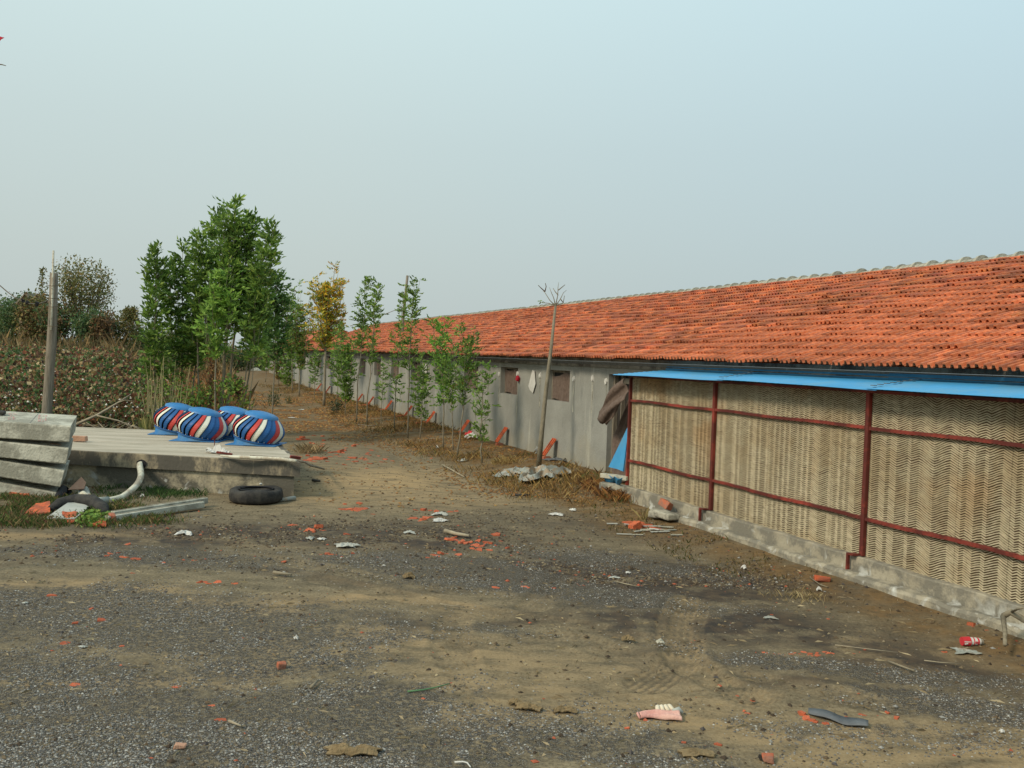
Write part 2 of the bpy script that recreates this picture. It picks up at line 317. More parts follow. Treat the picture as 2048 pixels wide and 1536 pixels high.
# tyre tracks: shallow tread presses where the wheels turned
def track(H, pts, w=.14, dep=.010, lug=.09):
    P0 = [G(*p, 0) for p in pts]; near = np.full(XX.shape, 9.); along = np.zeros(XX.shape); off = np.zeros(XX.shape); s0 = 0
    for p, q in zip(P0[:-1], P0[1:]):
        dx, dy = q.x - p.x, q.y - p.y; Ls = math.hypot(dx, dy); t = np.clip(((XX - p.x) * dx + (YY - p.y) * dy) / Ls ** 2, 0, 1)
        cx = XX - p.x - t * dx; cy = YY - p.y - t * dy; dd = np.hypot(cx, cy); u = dd < near; near = np.where(u, dd, near); along = np.where(u, s0 + t * Ls, along); off = np.where(u, (cx * dy - cy * dx) / Ls, off); s0 += Ls
    inside = sstep(w * 1.25, w, near); groove = (np.sin(off / .058 * 6.28) < -.25) * .6 + (np.sin(along / lug * 6.28 + near * 30) > 0) * .15
    TR.append((inside, (np.sin(off / .058 * 6.28) > -.25) * (.75 + .25 * (np.sin(along / .11 * 6.28 + off * 25) > -.5)), w)); return H - inside * (dep + .010 * groove) + dep * .9 * np.exp(-((near - w * 1.35) / .05) ** 2)
TR = []
SPL = [[(1365, 1205), (1345, 1250), (1355, 1300), (1400, 1350), (1500, 1400)], [(1385, 1205), (1372, 1260), (1370, 1300), (1330, 1350), (1290, 1375)], [(1360, 1320), (1440, 1370), (1520, 1395)], [(930, 1290), (1130, 1270), (1300, 1330), (1560, 1370), (1800, 1420)],
       [(640, 1160), (900, 1215), (1150, 1250), (1330, 1290)], [(905, 1240), (900, 1280), (915, 1330)], [(1125, 1160), (1090, 1190), (1060, 1215)], [(560, 1120), (800, 1170), (1000, 1190)]]
for sp in SPL: H = track(H, sp)
g_, d_, o_, v_ = zones(XX, YY)
for k_, (ins, pat, w_) in enumerate(TR):
    q_ = (.6, .6, .45, .3, .25, .3, .25, .15)[k_] * ins; o_ = np.maximum(o_ * (1 - q_ * .7), q_ * pat); g_ = g_ * (1 - .8 * q_); d_ = np.maximum(d_ * (1 - .6 * q_), .8 * q_ * (1 - pat))
nx, ny = len(gx), len(gy)
V = np.stack([XX.ravel(), YY.ravel(), H.ravel()], 1)
ii = np.arange(nx * ny).reshape(ny, nx); F = np.stack([ii[:-1, :-1].ravel(), ii[:-1, 1:].ravel(), ii[1:, 1:].ravel(), ii[1:, :-1].ravel()], 1)
MG = bpy.data.materials.new('ground'); MG.use_nodes = True; n = MG.node_tree; N = n.nodes; L = n.links; bs = N['Principled BSDF']; bs.inputs['Roughness'].default_value = .95; bs.inputs['Specular IOR Level'].default_value = .15
tc = N.new('ShaderNodeTexCoord')
def gno(scale, det=6, ro=.65, out=0, st=(1, 1, 1)):
    mp = N.new('ShaderNodeMapping'); mp.inputs['Scale'].default_value = st; L.new(tc.outputs['Object'], mp.inputs[0])
    q = N.new('ShaderNodeTexNoise'); q.inputs['Scale'].default_value = scale; q.inputs['Detail'].default_value = det; q.inputs['Roughness'].default_value = ro; L.new(mp.outputs[0], q.inputs['Vector']); return q.outputs[out]
def grng(s, a, b, c=0, d=1):
    r = N.new('ShaderNodeMapRange'); r.inputs[1].default_value = a; r.inputs[2].default_value = b; r.inputs[3].default_value = c; r.inputs[4].default_value = d; L.new(s, r.inputs[0]); return r.outputs[0]
def gmix(f, a, b, bt='MIX'):
    mi = N.new('ShaderNodeMix'); mi.data_type = 'RGBA'; mi.blend_type = bt
    if isinstance(f, (int, float)): mi.inputs[0].default_value = f
    else: L.new(f, mi.inputs[0])
    for k, c in ((6, a), (7, b)):
        if isinstance(c, tuple): mi.inputs[k].default_value = (*c, 1)
        else: L.new(c, mi.inputs[k])
    return mi.outputs[2]
def gmath(op, a, b):
    q = N.new('ShaderNodeMath'); q.operation = op
    for k, c in ((0, a), (1, b)):
        if isinstance(c, (int, float)): q.inputs[k].default_value = c
        else: L.new(c, q.inputs[k])
    return q.outputs[0]
at = N.new('ShaderNodeVertexColor'); at.layer_name = 'Col'; sp_ = N.new('ShaderNodeSeparateColor'); L.new(at.outputs[0], sp_.inputs[0])
zg, zd, zo = sp_.outputs[0], sp_.outputs[1], sp_.outputs[2]
n_big, n_mid, n_fine = gno(.7), gno(3.5, st=(.6, 1.4, 1)), gno(38, 4)
soil = gmix(grng(n_mid, .36, .64), (.138, .114, .074), (.235, .190, .120))
soil = gmix(grng(n_fine, .32, .68), gmix(1.0, soil, (.60, .58, .55), 'MULTIPLY'), gmix(1.0, soil, (1.28, 1.27, 1.24), 'MULTIPLY'))
soil = gmix(gmath('MULTIPLY', zo, grng(n_mid, .3, .55)), soil, (.37, .255, .128))
soil = gmix(gmath('MULTIPLY', zd, grng(gno(2.2), .34, .52)), soil, gmix(grng(gno(6), .4, .6), (.046, .040, .034), (.085, .062, .042)))
vz = N.new('ShaderNodeAttribute'); vz.attribute_name = 'verge'
soil = gmix(gmath('MULTIPLY', vz.outputs['Fac'], grng(gno(1.8), .33, .55)), soil, gmix(grng(gno(9), .35, .65), (.095, .062, .030), (.21, .125, .050)))
# gravel: cells of small broken stone, light and dark
vo = N.new('ShaderNodeTexVoronoi'); vo.inputs['Scale'].default_value = 95; L.new(tc.outputs['Object'], vo.inputs['Vector'])
rgb = N.new('ShaderNodeSeparateColor'); L.new(vo.outputs['Color'], rgb.inputs[0])
st = N.new('ShaderNodeValToRGB'); L.new(rgb.outputs[0], st.inputs[0]); e = st.color_ramp.elements
e[0].position = 0; e[0].color = (.085, .078, .067, 1); e[1].position = 1; e[1].color = (.44, .43, .385, 1)
for p, c in ((.35, (.145, .136, .118)), (.62, (.21, .20, .172)), (.85, (.30, .29, .258))): q = e.new(p); q.color = (*c, 1)
stc = gmix(grng(vo.outputs['Distance'], .25, .6), st.outputs[0], (.085, .07, .05))
gm = grng(gmath('ADD', gmath('MULTIPLY', zg, 1.0), gmath('MULTIPLY', gmath('SUBTRACT', gno(5, 8, .75), .5), 1.5)), .35, .62)
pick = gmath('MULTIPLY', gm, grng(gno(26, 3), .38, .52))
col = gmix(pick, soil, stc)
# stray chips everywhere, thin
v2 = N.new('ShaderNodeTexVoronoi'); v2.inputs['Scale'].default_value = 24; L.new(tc.outputs['Object'], v2.inputs['Vector'])
s2 = N.new('ShaderNodeSeparateColor'); L.new(v2.outputs['Color'], s2.inputs[0])
chip = gmath('MULTIPLY', gmath('LESS_THAN', v2.outputs['Distance'], .22), gmath('GREATER_THAN', s2.outputs[0], .82))
ch = N.new('ShaderNodeValToRGB'); L.new(s2.outputs[1], ch.inputs[0]); e = ch.color_ramp.elements; e[0].color = (.05, .04, .03, 1); e[1].color = (.34, .30, .24, 1); q = e.new(.5); q.color = (.09, .07, .05, 1)
col = gmix(gmath('MULTIPLY', chip, .8), col, ch.outputs[0])
L.new(col, bs.inputs['Base Color'])
hb = gmath('ADD', gmath('MULTIPLY', gno(30, 6, .7), .6), gmath('MULTIPLY', gmath('MULTIPLY', pick, grng(vo.outputs['Distance'], .6, .1)), .7))
bp = N.new('ShaderNodeBump'); bp.inputs['Strength'].default_value = .9; bp.inputs['Distance'].default_value = .018; L.new(hb, bp.inputs['Height']); L.new(bp.outputs[0], bs.inputs['Normal'])
me = mesh_np('ground', V, F, MG, np.stack([g_.ravel(), d_.ravel(), o_.ravel()], 1), True)
va = me.attributes.new('verge', 'FLOAT', 'POINT'); va.data.foreach_set('value', v_.ravel().astype(np.float32))
tag(link('ground', me), 'uneven yard of brown dirt, sand and grey gravel', kind='structure')

# ---------------------------------------------------------------- scattered small stuff (numpy)
def scatter_tetra(name, pts, size, cols, mt, flat=.6):
    """one small irregular stone (octahedron) per point"""
    n_ = len(pts); base = np.array([[1, 0, 0], [-1, 0, 0], [0, 1, 0], [0, -1, 0], [0, 0, 1], [0, 0, -.6]], float)
    Vv = base[None] * size[:, None, None] * (.6 + .8 * rng.random((n_, 6, 1))); a = rng.random(n_) * 6.28; c, s = np.cos(a)[:, None], np.sin(a)[:, None]
    X, Y = Vv[..., 0] * c - Vv[..., 1] * s, Vv[..., 0] * s + Vv[..., 1] * c
    Vv = np.stack([X, Y, Vv[..., 2] * flat], -1) + pts[:, None, :]
    f = np.array([[0, 2, 4], [2, 1, 4], [1, 3, 4], [3, 0, 4], [2, 0, 5], [1, 2, 5], [3, 1, 5], [0, 3, 5]])
    F_ = (f[None] + (np.arange(n_) * 6)[:, None, None]).reshape(-1, 3)
    return mesh_np(name, Vv.reshape(-1, 3), F_, mt, np.repeat(cols, 6, 0))
def gpts(n_, xr, yr, pow_=1.0):
    """random ground points, thicker near the camera"""
    y = yr[0] + (yr[1] - yr[0]) * rng.random(n_) ** pow_; x = (xr[0] + (xr[1] - xr[0]) * rng.random(n_)) * y
    return x, y
x, y = gpts(700000, (-.6, .6), (4.8, 16), 1.5); g, d, o, v = zones(x, y)
keep = rng.random(len(x)) < np.clip(g * 1.5 * (fbm(x, y, .35, 90) > .43) - .25 + .05, .0, .9) * .33
keep &= ~((toB(x, y)[0] > 6.8)); x, y = x[keep], y[keep]
pal = np.array([(.08, .076, .070), (.135, .13, .118), (.20, .19, .168), (.27, .26, .23), (.38, .37, .33), (.20, .16, .11), (.10, .085, .07)])
cc = pal[rng.choice(7, len(x), p=[.18, .22, .19, .14, .07, .12, .08])] * (.8 + .4 * rng.random((len(x), 1)))
s = .0045 + .0065 * rng.random(len(x)) ** 2
tag(link('gravel', scatter_tetra('gravel', np.stack([x, y, height(x, y) + s * .2], 1), s, cc, M['stone'])), 'loose grey gravel strewn over the yard', kind='stuff')
print('gravel', len(x))
# dark rubbish-soil crumbs
x, y = gpts(300000, (-.6, .6), (5, 22), 1.1); g, d, o, v = zones(x, y)
keep = (rng.random(len(x)) < .03 + .95 * d * (y > 9.5) * (fbm(x, y, .5, 33) > .42) + .08 * v) & (toB(x, y)[0] < 6.9)
x, y = x[keep], y[keep]; pal = np.array([(.05, .035, .022), (.10, .07, .04), (.16, .12, .07), (.20, .16, .10), (.07, .06, .055), (.30, .29, .26), (.34, .09, .045)])
cc = pal[rng.choice(7, len(x), p=[.27, .27, .17, .11, .12, .035, .025])] * (.8 + .4 * rng.random((len(x), 1))); s = (.004 + .020 * rng.random(len(x)) ** 4)
tag(link('dirt_crumbs', scatter_tetra('dirt_crumbs', np.stack([x, y, height(x, y) + s * .15], 1), s, cc, M['stone'])), 'brown crumbs of soil and rubbish on the yard', kind='stuff')
def blades(name, x, y, hgt, cols, width=.008, lean=.5, flat=False, z=None):
    n_ = len(x); z0 = height(x, y) if z is None else z; a = rng.random(n_) * 6.28; b = rng.random(n_) * 6.28; le = lean * hgt * (.3 + rng.random(n_))
    if flat: le = hgt; hz = .02 * rng.random(n_) + .01
    else: hz = hgt
    w = width * (.6 + .8 * rng.random(n_))
    dx, dy = np.cos(a) * w, np.sin(a) * w; ex, ey = np.cos(b) * le, np.sin(b) * le
    V_ = np.stack([np.stack([x - dx, y - dy, z0 - .01], 1), np.stack([x + dx, y + dy, z0 - .01], 1), np.stack([x + dx * .6 + ex * .45, y + dy * .6 + ey * .45, z0 + hz * .62], 1), np.stack([x + ex, y + ey, z0 + hz * (1 if not flat else .4)], 1)], 1).reshape(-1, 3)
    F_ = (np.array([[0, 1, 2, 3]])[None] + (np.arange(n_) * 4)[:, None, None]).reshape(-1, 4)
    return mesh_np(name, V_, F_, M['straw'], np.repeat(cols, 4, 0))
def pick_pal(n_, pal, p, v=.25):
    pal = np.array(pal); return pal[rng.choice(len(pal), n_, p=p)] * (1 - v + 2 * v * rng.random((n_, 1)))
# dry straw and fallen leaves along the verge under the saplings
a_ = 13.2 + 50 * rng.random(110000) ** 1.6; P_ = 5.2 + 2.6 * rng.random(110000); q = B(0, 0); x = P_ * CY - a_ * SY; y = P_ * SY + a_ * CY
k = rng.random(len(x)) < .55 * sstep(.42, .66, fbm(x, y, .9, 55)) * sstep(5.0, 6.4, P_ + 1.2 * (fbm(x, y, .6, 58) - .5)) * sstep(13, 15, a_ + 2 * (fbm(x, y, .8, 59) - .5)); x, y = x[k], y[k]
tag(link('dry_grass', blades('dry_grass', x, y, .03 + .13 * rng.random(len(x)) ** 3, pick_pal(len(x), [(.32, .20, .065), (.22, .13, .045), (.13, .08, .03), (.36, .26, .11), (.09, .10, .03)], [.28, .27, .22, .13, .10]), .0042, 1.0)), 'dry straw coloured grass along the shed wall', kind='stuff')
x = -.44 + .26 * rng.random(50000); y = 19.8 + 30 * rng.random(50000) ** 1.2; x = x * y; k = (toB(x, y)[0] < 6.2) & (rng.random(len(x)) < .6 * sstep(.42, .62, fbm(x, y, 1.2, 66)) * sstep(.43, .37, -x / y) * sstep(19.8, 22, y + 1.5 * (fbm(x, y, .8, 67) - .5)) * sstep(-.24, -.30, x / y + .03 * fbm(x, y, .8, 68))); x, y = x[k], y[k]
tag(link('weeds', blades('weeds', x, y, .04 + .15 * rng.random(len(x)) ** 2, pick_pal(len(x), [(.22, .13, .05), (.15, .085, .035), (.06, .085, .025), (.30, .19, .08)], [.36, .30, .14, .2]), .012, 1.1)), 'brown dead weeds beside the far end of the track', kind='stuff')
# fallen leaves and straw lying on the track
x, y = gpts(70000, (-.33, .16), (12, 52), 1.0); P_, a_ = toB(x, y); k = (P_ < 7.8) & (a_ > 13.5) & ((P_ > 5) | (y > 24) | (rng.random(len(x)) < .10)) & (fbm(x, y, 1.5, 99) > .42); x, y = x[k], y[k]; s = (.010 + .022 * rng.random(len(x))) * (1 + .9 * sstep(20, 35, y))
tag(link('fallen_leaves', scatter_tetra('fallen_leaves', np.stack([x, y, height(x, y) + .008], 1), s, pick_pal(len(x), [(.30, .13, .035), (.22, .10, .03), (.36, .22, .07), (.12, .07, .03)], [.3, .3, .2, .2]), M['stone'], .3)), 'fallen orange brown leaves on the earth track', kind='stuff')
# straw bits on the yard
x, y = gpts(2600, (-.58, .56), (5.2, 18), 1.1); k = (toB(x, y)[0] < 6.9); x, y = x[k], y[k]
tag(link('straw_litter', blades('straw_litter', x, y, .03 + .12 * rng.random(len(x)) ** 3, pick_pal(len(x), [(.33, .26, .15), (.22, .17, .10), (.42, .35, .22)], [.4, .35, .25]), .0028, flat=True)), 'bits of pale straw lying on the yard', kind='stuff')

# ---------------------------------------------------------------- the long shed
WP, EP, EZ = 7.9, 7.55, 2.33                 # wall plane, eave line, eave height
HW = 5.55; RP = EP + HW; RZ = HC + 1.93      # ridge
A0, A1 = 1.5, 62.3
shed = empty('poultry_shed', (0, 0, 0), YAW)
tag(shed, 'long low grey rendered shed under an orange red clay tile roof', 'shed')
bad = []
win_c = [18.35 + 3.06 * k for k in range(15)]; win_w = 1.24; WZ0, WZ1 = 1.42, 2.08
door = (14.75, 15.9)
wb = MB(); cuts = [(door[0], door[1], -.1, 2.07)] + [(c - win_w / 2, c + win_w / 2, WZ0, WZ1) for c in win_c if c < A1 - 1]
prev = A0; TH = .24; ZT = 2.30
for c0, c1, z0, z1 in sorted(cuts):
    wb.box(WP, WP + TH, prev, c0, -.3, ZT)
    if z0 > 0: wb.box(WP, WP + TH, c0, c1, -.3, z0)
    wb.box(WP, WP + TH, c0, c1, z1, ZT); prev = c1
wb.box(WP, WP + TH, prev, A1, -.3, ZT)
wb.box(2 * RP - WP - TH, 2 * RP - WP, A0, A1, -.3, ZT)      # back wall
wb.build('wall', M['render'], shed)
for nm, aa in (('gable_wall', A1 - TH), ('gable_wall', A0)):
    g = MB(); P0, P1 = WP + TH, 2 * RP - WP - TH; z = RZ - .12
    g.add([(P0, aa, -.3), (P1, aa, -.3), (P1, aa, ZT), (RP, aa, z), (P0, aa, ZT), (P0, aa + TH, -.3), (P1, aa + TH, -.3), (P1, aa + TH, ZT), (RP, aa + TH, z), (P0, aa + TH, ZT)],
          [(0, 1, 2, 3, 4), (9, 8, 7, 6, 5), (2, 7, 8, 3), (3, 8, 9, 4)]); g.build(nm, M['render'], shed)
MB().box(WP - .045, WP - .004, A0, A1, 2.19, 2.245).box(WP - .02, WP + TH, A0, A1, 2.302, 2.36).build('eave_beam', M['concrete'], shed)
for c in win_c:
    if c > A1 - 1: continue
    w = MB(); x0 = WP + .17
    w.box(x0, x0 + .04, c - win_w / 2 + .003, c + win_w / 2 - .003, WZ0 + .003, WZ1 - .003)
    fr = w.build('window', M['interior'], shed)  # dark panel painted as the shade behind the curtain
    fm = MB()
    for (s0, s1, z0, z1) in ((c - win_w / 2 + .004, c - win_w / 2 + .05, WZ0 + .004, WZ1 - .004), (c + win_w / 2 - .05, c + win_w / 2 - .004, WZ0 + .004, WZ1 - .004)):
        fm.box(x0 - .05, x0 - .002, s0, s1, z0, z1)
    fm.box(x0 - .05, x0 - .002, c - win_w / 2 + .052, c + win_w / 2 - .052, WZ1 - .05, WZ1 - .004)
    fm.build('frame', M['wood'], fr)
    ph = random.random() * 9; drop = random.choice([.04, .10, .18, .30])
    cu = MB(); cu.grid(lambda u, v: (x0 - .075 + .018 * math.sin(u * 17 + ph + v * 2) + .012 * math.sin(u * 37 + ph), c - win_w / 2 + .06 + u * (win_w - .12), WZ0 + .015 + .03 * math.sin(u * 5 + ph) * (1 - v) + v * (WZ1 - WZ0 - .06 - drop * (.5 + .5 * math.sin(u * 6 + ph)))), 26, 5)
    cu.build('curtain', M['cloth_brown'], fr, smooth=True)
    MB().box(WP - .012, WP + .14, c - win_w / 2 - .02, c + win_w / 2 + .02, WZ0 - .045, WZ0 - .003).build('sill', M['render'], fr) if False else None
# door opening: dark panel coloured as the unlit inside, pale jamb board
w = MB(); w.box(WP + .18, WP + .22, door[0] + .003, door[1] - .003, .12, 2.067); dr = w.build('doorway', M['interior'], shed)
MB().box(WP + .10, WP + .175, door[1] - .06, door[1] - .004, .12, 2.06).box(WP + .10, WP + .175, door[1] - .36, door[1] - .33, 1.2, 2.06).box(WP + .13, WP + .17, door[0] + .01, door[1] - .37, 1.9, 2.0).build('jamb', M['wood'], dr)

# roof: boards beneath, then tiles
slope = math.atan2(RZ - EZ, HW); SL = math.hypot(RZ - EZ, HW)
rf = MB()
RS = .38; zr = RS * math.tan(slope)
rf.add([(EP + RS, A0 - .2, EZ + zr - .045), (RP, A0 - .2, RZ - .045), (RP, A1 + .2, RZ - .045), (EP + RS, A1 + .2, EZ + zr - .045), (EP + RS, A0 - .2, EZ + zr - .02), (RP, A0 - .2, RZ - .015), (RP, A1 + .2, RZ - .015), (EP + RS, A1 + .2, EZ + zr - .02)],
       [(0, 1, 2, 3), (4, 7, 6, 5), (0, 4, 5, 1), (1, 5, 6, 2), (2, 6, 7, 3), (3, 7, 4, 0)])
EB = 2 * RP - EP
rf.add([(EB, A0 - .2, EZ), (RP + .01, A0 - .2, RZ), (RP + .01, A1 + .2, RZ), (EB, A1 + .2, EZ)], [(0, 3, 2, 1)])
roofo = rf.build('roof', M['tile_loose'], shed)
ROWS = 20; EXP = SL / ROWS; TW = .20; TLEN = EXP + .10
prof = [(0, 0), (.026, .0), (.036, .036), (.070, .038), (.080, .002), (.100, 0), (.126, .0), (.136, .036), (.170, .038), (.180, .002), (.199, 0)]
prof = np.array(prof); NP = len(prof)
def sag(a, s): return .035 * np.sin(a * .55 + 1) * np.sin(np.pi * np.clip(s / SL, 0, 1)) + .03 * (fbm(a, s, 4, 12) - .5)
def tile_verts(full=True):
    t = .016
    top0 = np.stack([np.zeros(NP) + 0, prof[:, 0], prof[:, 1] + t], 1)        # lower (front) end, s=0
    top1 = np.stack([np.zeros(NP) + TLEN, prof[:, 0], prof[:, 1] + t], 1)
    b0 = top0 - [0, 0, t]; b1 = top1 - [0, 0, t]
    Vt = np.concatenate([top0, top1, b0, b1]); Fq = []
    for i in range(NP - 1):
        Fq += [(i, i + NP, i + 1 + NP, i + 1), (i, i + 1, 2 * NP + i + 1, 2 * NP + i), (2 * NP + i, 2 * NP + i + 1, 3 * NP + i + 1, 3 * NP + i)]
    Fq += [(0, 2 * NP, 3 * NP, NP), (NP - 1, 2 * NP - 1, 4 * NP - 1, 3 * NP - 1)]
    return Vt, np.array(Fq)
TV, TF = tile_verts()
tiles = []
na = int((A1 - A0 + .3) / TW)
for r in range(ROWS):
    s0 = r * EXP - .03
    for i in range(na):
        a = A0 - .15 + i * TW
        tiles.append((s0, a, r))
tiles = np.array(tiles); jit = rng.normal(0, 1, (len(tiles), 5))
lift = .044 + .009 * np.clip(jit[:, 0], -1.5, 2.5) + .024 * (vnoise(tiles[:, 1] * .9, tiles[:, 2] * 5.3, 1, 23) - .5) + .012 * (rng.random(len(tiles)) > .93)
s0 = tiles[:, 0] + .012 * jit[:, 1] + .09 * (vnoise(tiles[:, 1] * .5, tiles[:, 2] * 7.7, 1, 29) - .5) * (tiles[:, 2] > 0); a0 = tiles[:, 1]; yawt = .012 * jit[:, 2]
base_h = sag(a0, s0)
rowtone = 1 + .05 * np.sin(tiles[:, 2] * 2.1)
tone = np.clip(1 + .16 * jit[:, 3], .6, 1.4) * rowtone; col = np.stack([tone, tone * (1 + .05 * jit[:, 4]), tone], 1)
run = vnoise(a0 * .35, tiles[:, 2] * 3.1, 1, 8); col *= (.84 + .30 * run)[:, None]
cs_, sn_ = math.cos(slope), math.sin(slope)
def tile_world(k):
    v = TV.copy()[None].repeat(len(k), 0)
    f = v[:, :, 0] / TLEN; hh = v[:, :, 2] + lift[k][:, None] * (1 - f) + base_h[k][:, None]
    s_ = s0[k][:, None] + v[:, :, 0]; aa = a0[k][:, None] + v[:, :, 1] + yawt[k][:, None] * v[:, :, 0]
    return np.stack([EP + s_ * cs_ - hh * sn_, aa, EZ + s_ * sn_ + hh * cs_], -1)
# the 300 tiles that show largest become objects, the rest one mass
cP = EP + s0 * cs_; cz = EZ + s0 * sn_; wx = cP * CY - a0 * SY; wy = cP * SY + a0 * CY
dep = wy; u = (wx * _rt[0] + wy * _rt[1] + (cz - HC) * _rt[2]) / (wy * _fw[1] + (cz - HC) * _fw[2])
vis = (np.abs(u) < .549); score = np.where(vis, (1 / dep ** 2) * np.abs(np.sin(slope - np.arctan2(cz - HC, np.maximum(cP, .1)))), -1)
order = np.argsort(-score); near = order[:300]; rest = order[300:]
for nm, k in (('tile', rest),):
    Vw = tile_world(k).reshape(-1, 3); Fw = (TF[None] + (np.arange(len(k)) * len(TV))[:, None, None]).reshape(-1, 4)
    o = link('roof_tiles', mesh_np('roof_tiles', Vw, Fw, M['tile'], np.repeat(col[k], len(TV), 0)), shed); o['kind'] = 'stuff'
variants = []
for vv in range(8):
    t_ = .78 + .07 * vv; me = mesh_np('tile', TV, TF, M['tile'], np.full((len(TV), 3), t_)); variants.append(me)
for k in near:
    lum = float(col[k].mean()); vi = int(np.clip(round((lum - .78) / .07), 0, 7)); o = link('tile', variants[vi], shed)
    tlt = math.atan2(lift[k], TLEN); hh = base_h[k] + lift[k]
    o.location = (EP + s0[k] * cs_ - hh * sn_, a0[k], EZ + s0[k] * sn_ + hh * cs_); o.rotation_euler = Matrix(((cs_ * math.cos(tlt) + sn_ * math.sin(tlt), 0, 0), (0, 1, 0), (0, 0, 1))).to_euler() if False else (0, -(slope - tlt), float(yawt[k]))
# ridge caps
rc = MB(); nseg = 9; Lc = .41; vs = []; 
for j, (yy, rr, th) in enumerate(((0, .170, 0), (.05, .168, 0), (.06, .140, 0), (Lc, .130, 0))):
    for i in range(nseg + 1):
        t = math.pi * i / nseg; vs.append((math.cos(t) * rr * 1.12, yy, math.sin(t) * rr))
for i in range(nseg + 1):
    t = math.pi * i / nseg; vs.append((math.cos(t) * .14 * 1.12, 0, math.sin(t) * .14))
w_ = nseg + 1; fs = [(j * w_ + i, j * w_ + i + 1, (j + 1) * w_ + i + 1, (j + 1) * w_ + i) for j in range(3) for i in range(nseg)] + [(4 * w_ + i, 4 * w_ + i + 1, i + 1, i) for i in range(nseg)]
rc.add(vs, fs + [tuple(4 * w_ + i for i in range(w_ - 1, -1, -1))]); rme = rc.mesh('ridge_tile', M['cement'], smooth=False)
a = A0 - .1
while a < A1:
    o = link('ridge_tile', rme, shed); o.location = (RP + random.gauss(0, .01), a, RZ - .045 + float(sag(a, SL)) + random.gauss(0, .008)); o.rotation_euler = (random.gauss(-.02, .012), 0, random.gauss(0, .02)); a += .37
MB().box(RP - .19, RP + .19, A0 - .1, A1, RZ - .06, RZ + .022).build('ridge_mortar', M['cement'], shed)
# lime blobs where hooks were cast in, each with a run of lime below it
for X, Y in ((1147, 758), (1185, 757), (1212, 763), (1035, 748), (998, 749), (1080, 751)):
    p = onP(X, Y, WP - .012); P_, aa = toB(p.x, p.y); b = MB(); b.add([(WP - .025 - .01 * random.random(), aa + .045 * math.cos(t) * (.7 + .5 * random.random()), p.z + .06 * math.sin(t) * (.7 + .5 * random.random())) for t in [k * .785 for k in range(8)]] + [(WP - .001, aa + .05 * math.cos(t), p.z + .07 * math.sin(t)) for t in [k * .785 for k in range(8)]], [tuple(range(8))] + [(k, (k + 1) % 8, 8 + (k + 1) % 8, 8 + k) for k in range(8)])
    b.build('wall_hook', M['white'], shed)
    b = MB(); n0 = 12; Ls = .5 + .7 * random.random(); b.grid(lambda u, v: (WP - .004 - .003 * math.sin(u * math.pi), aa + (u - .5) * (.035 + .02 * math.sin(v * 9 + aa)) + .01 * math.sin(v * 5 + aa), p.z - .05 - v * Ls), 2, n0)
    b.build('lime_run', M['cement'], shed)

# ---------------------------------------------------------------- pad wall annex
PP = 7.15; pads = empty('cooling_pad_wall', (0, 0, 0), YAW)
tag(pads, 'lean-to wall of tan honeycomb cooling pads in red steel frames on a concrete plinth', 'cooling pad wall')
PA0, PA1 = 3.2, 13.55; posts = [5.0, 8.02, 11.02, 13.52]
# plinth and footing
def ribbon_wall(name, P0, P1, a0, a1, z0, z1, mt, parent, bev=.012, amp=.008, n_=120):
    b = MB(); vs = []; 
    for i in range(n_ + 1):
        a = a0 + (a1 - a0) * i / n_; e = amp * (float(vnoise(a, z1, .35, 4)) - .5) * 2; e2 = amp * (float(vnoise(a, z1, .2, 6)) - .5) * 2
        vs += [(P0 + e, a, z0), (P0 + e, a, z1 - bev + e2), (P0 + bev + e, a, z1 + e2), (P1, a, z1), (P1, a, z0)]
    fs = [(i * 5 + k, i * 5 + k + 1, i * 5 + 6 + k, i * 5 + 5 + k) for i in range(n_) for k in range(4)] + [(4, 3, 2, 1, 0), tuple(n_ * 5 + k for k in range(5))]
    b.add(vs, fs); return b.build(name, mt, parent)
ribbon_wall('plinth', 7.06, 7.36, PA0, PA1 - .02, -.2, .28, M['plinth'], pads)
ribbon_wall('footing', 6.91, 7.05, PA0, 12.3, -.2, .125, M['plinth'], pads, bev=.03, amp=.02)
MB().box(7.37, 7.45, PA0, PA1 - .03, .2, 2.1).build('back_board', M['pad_core'], pads)
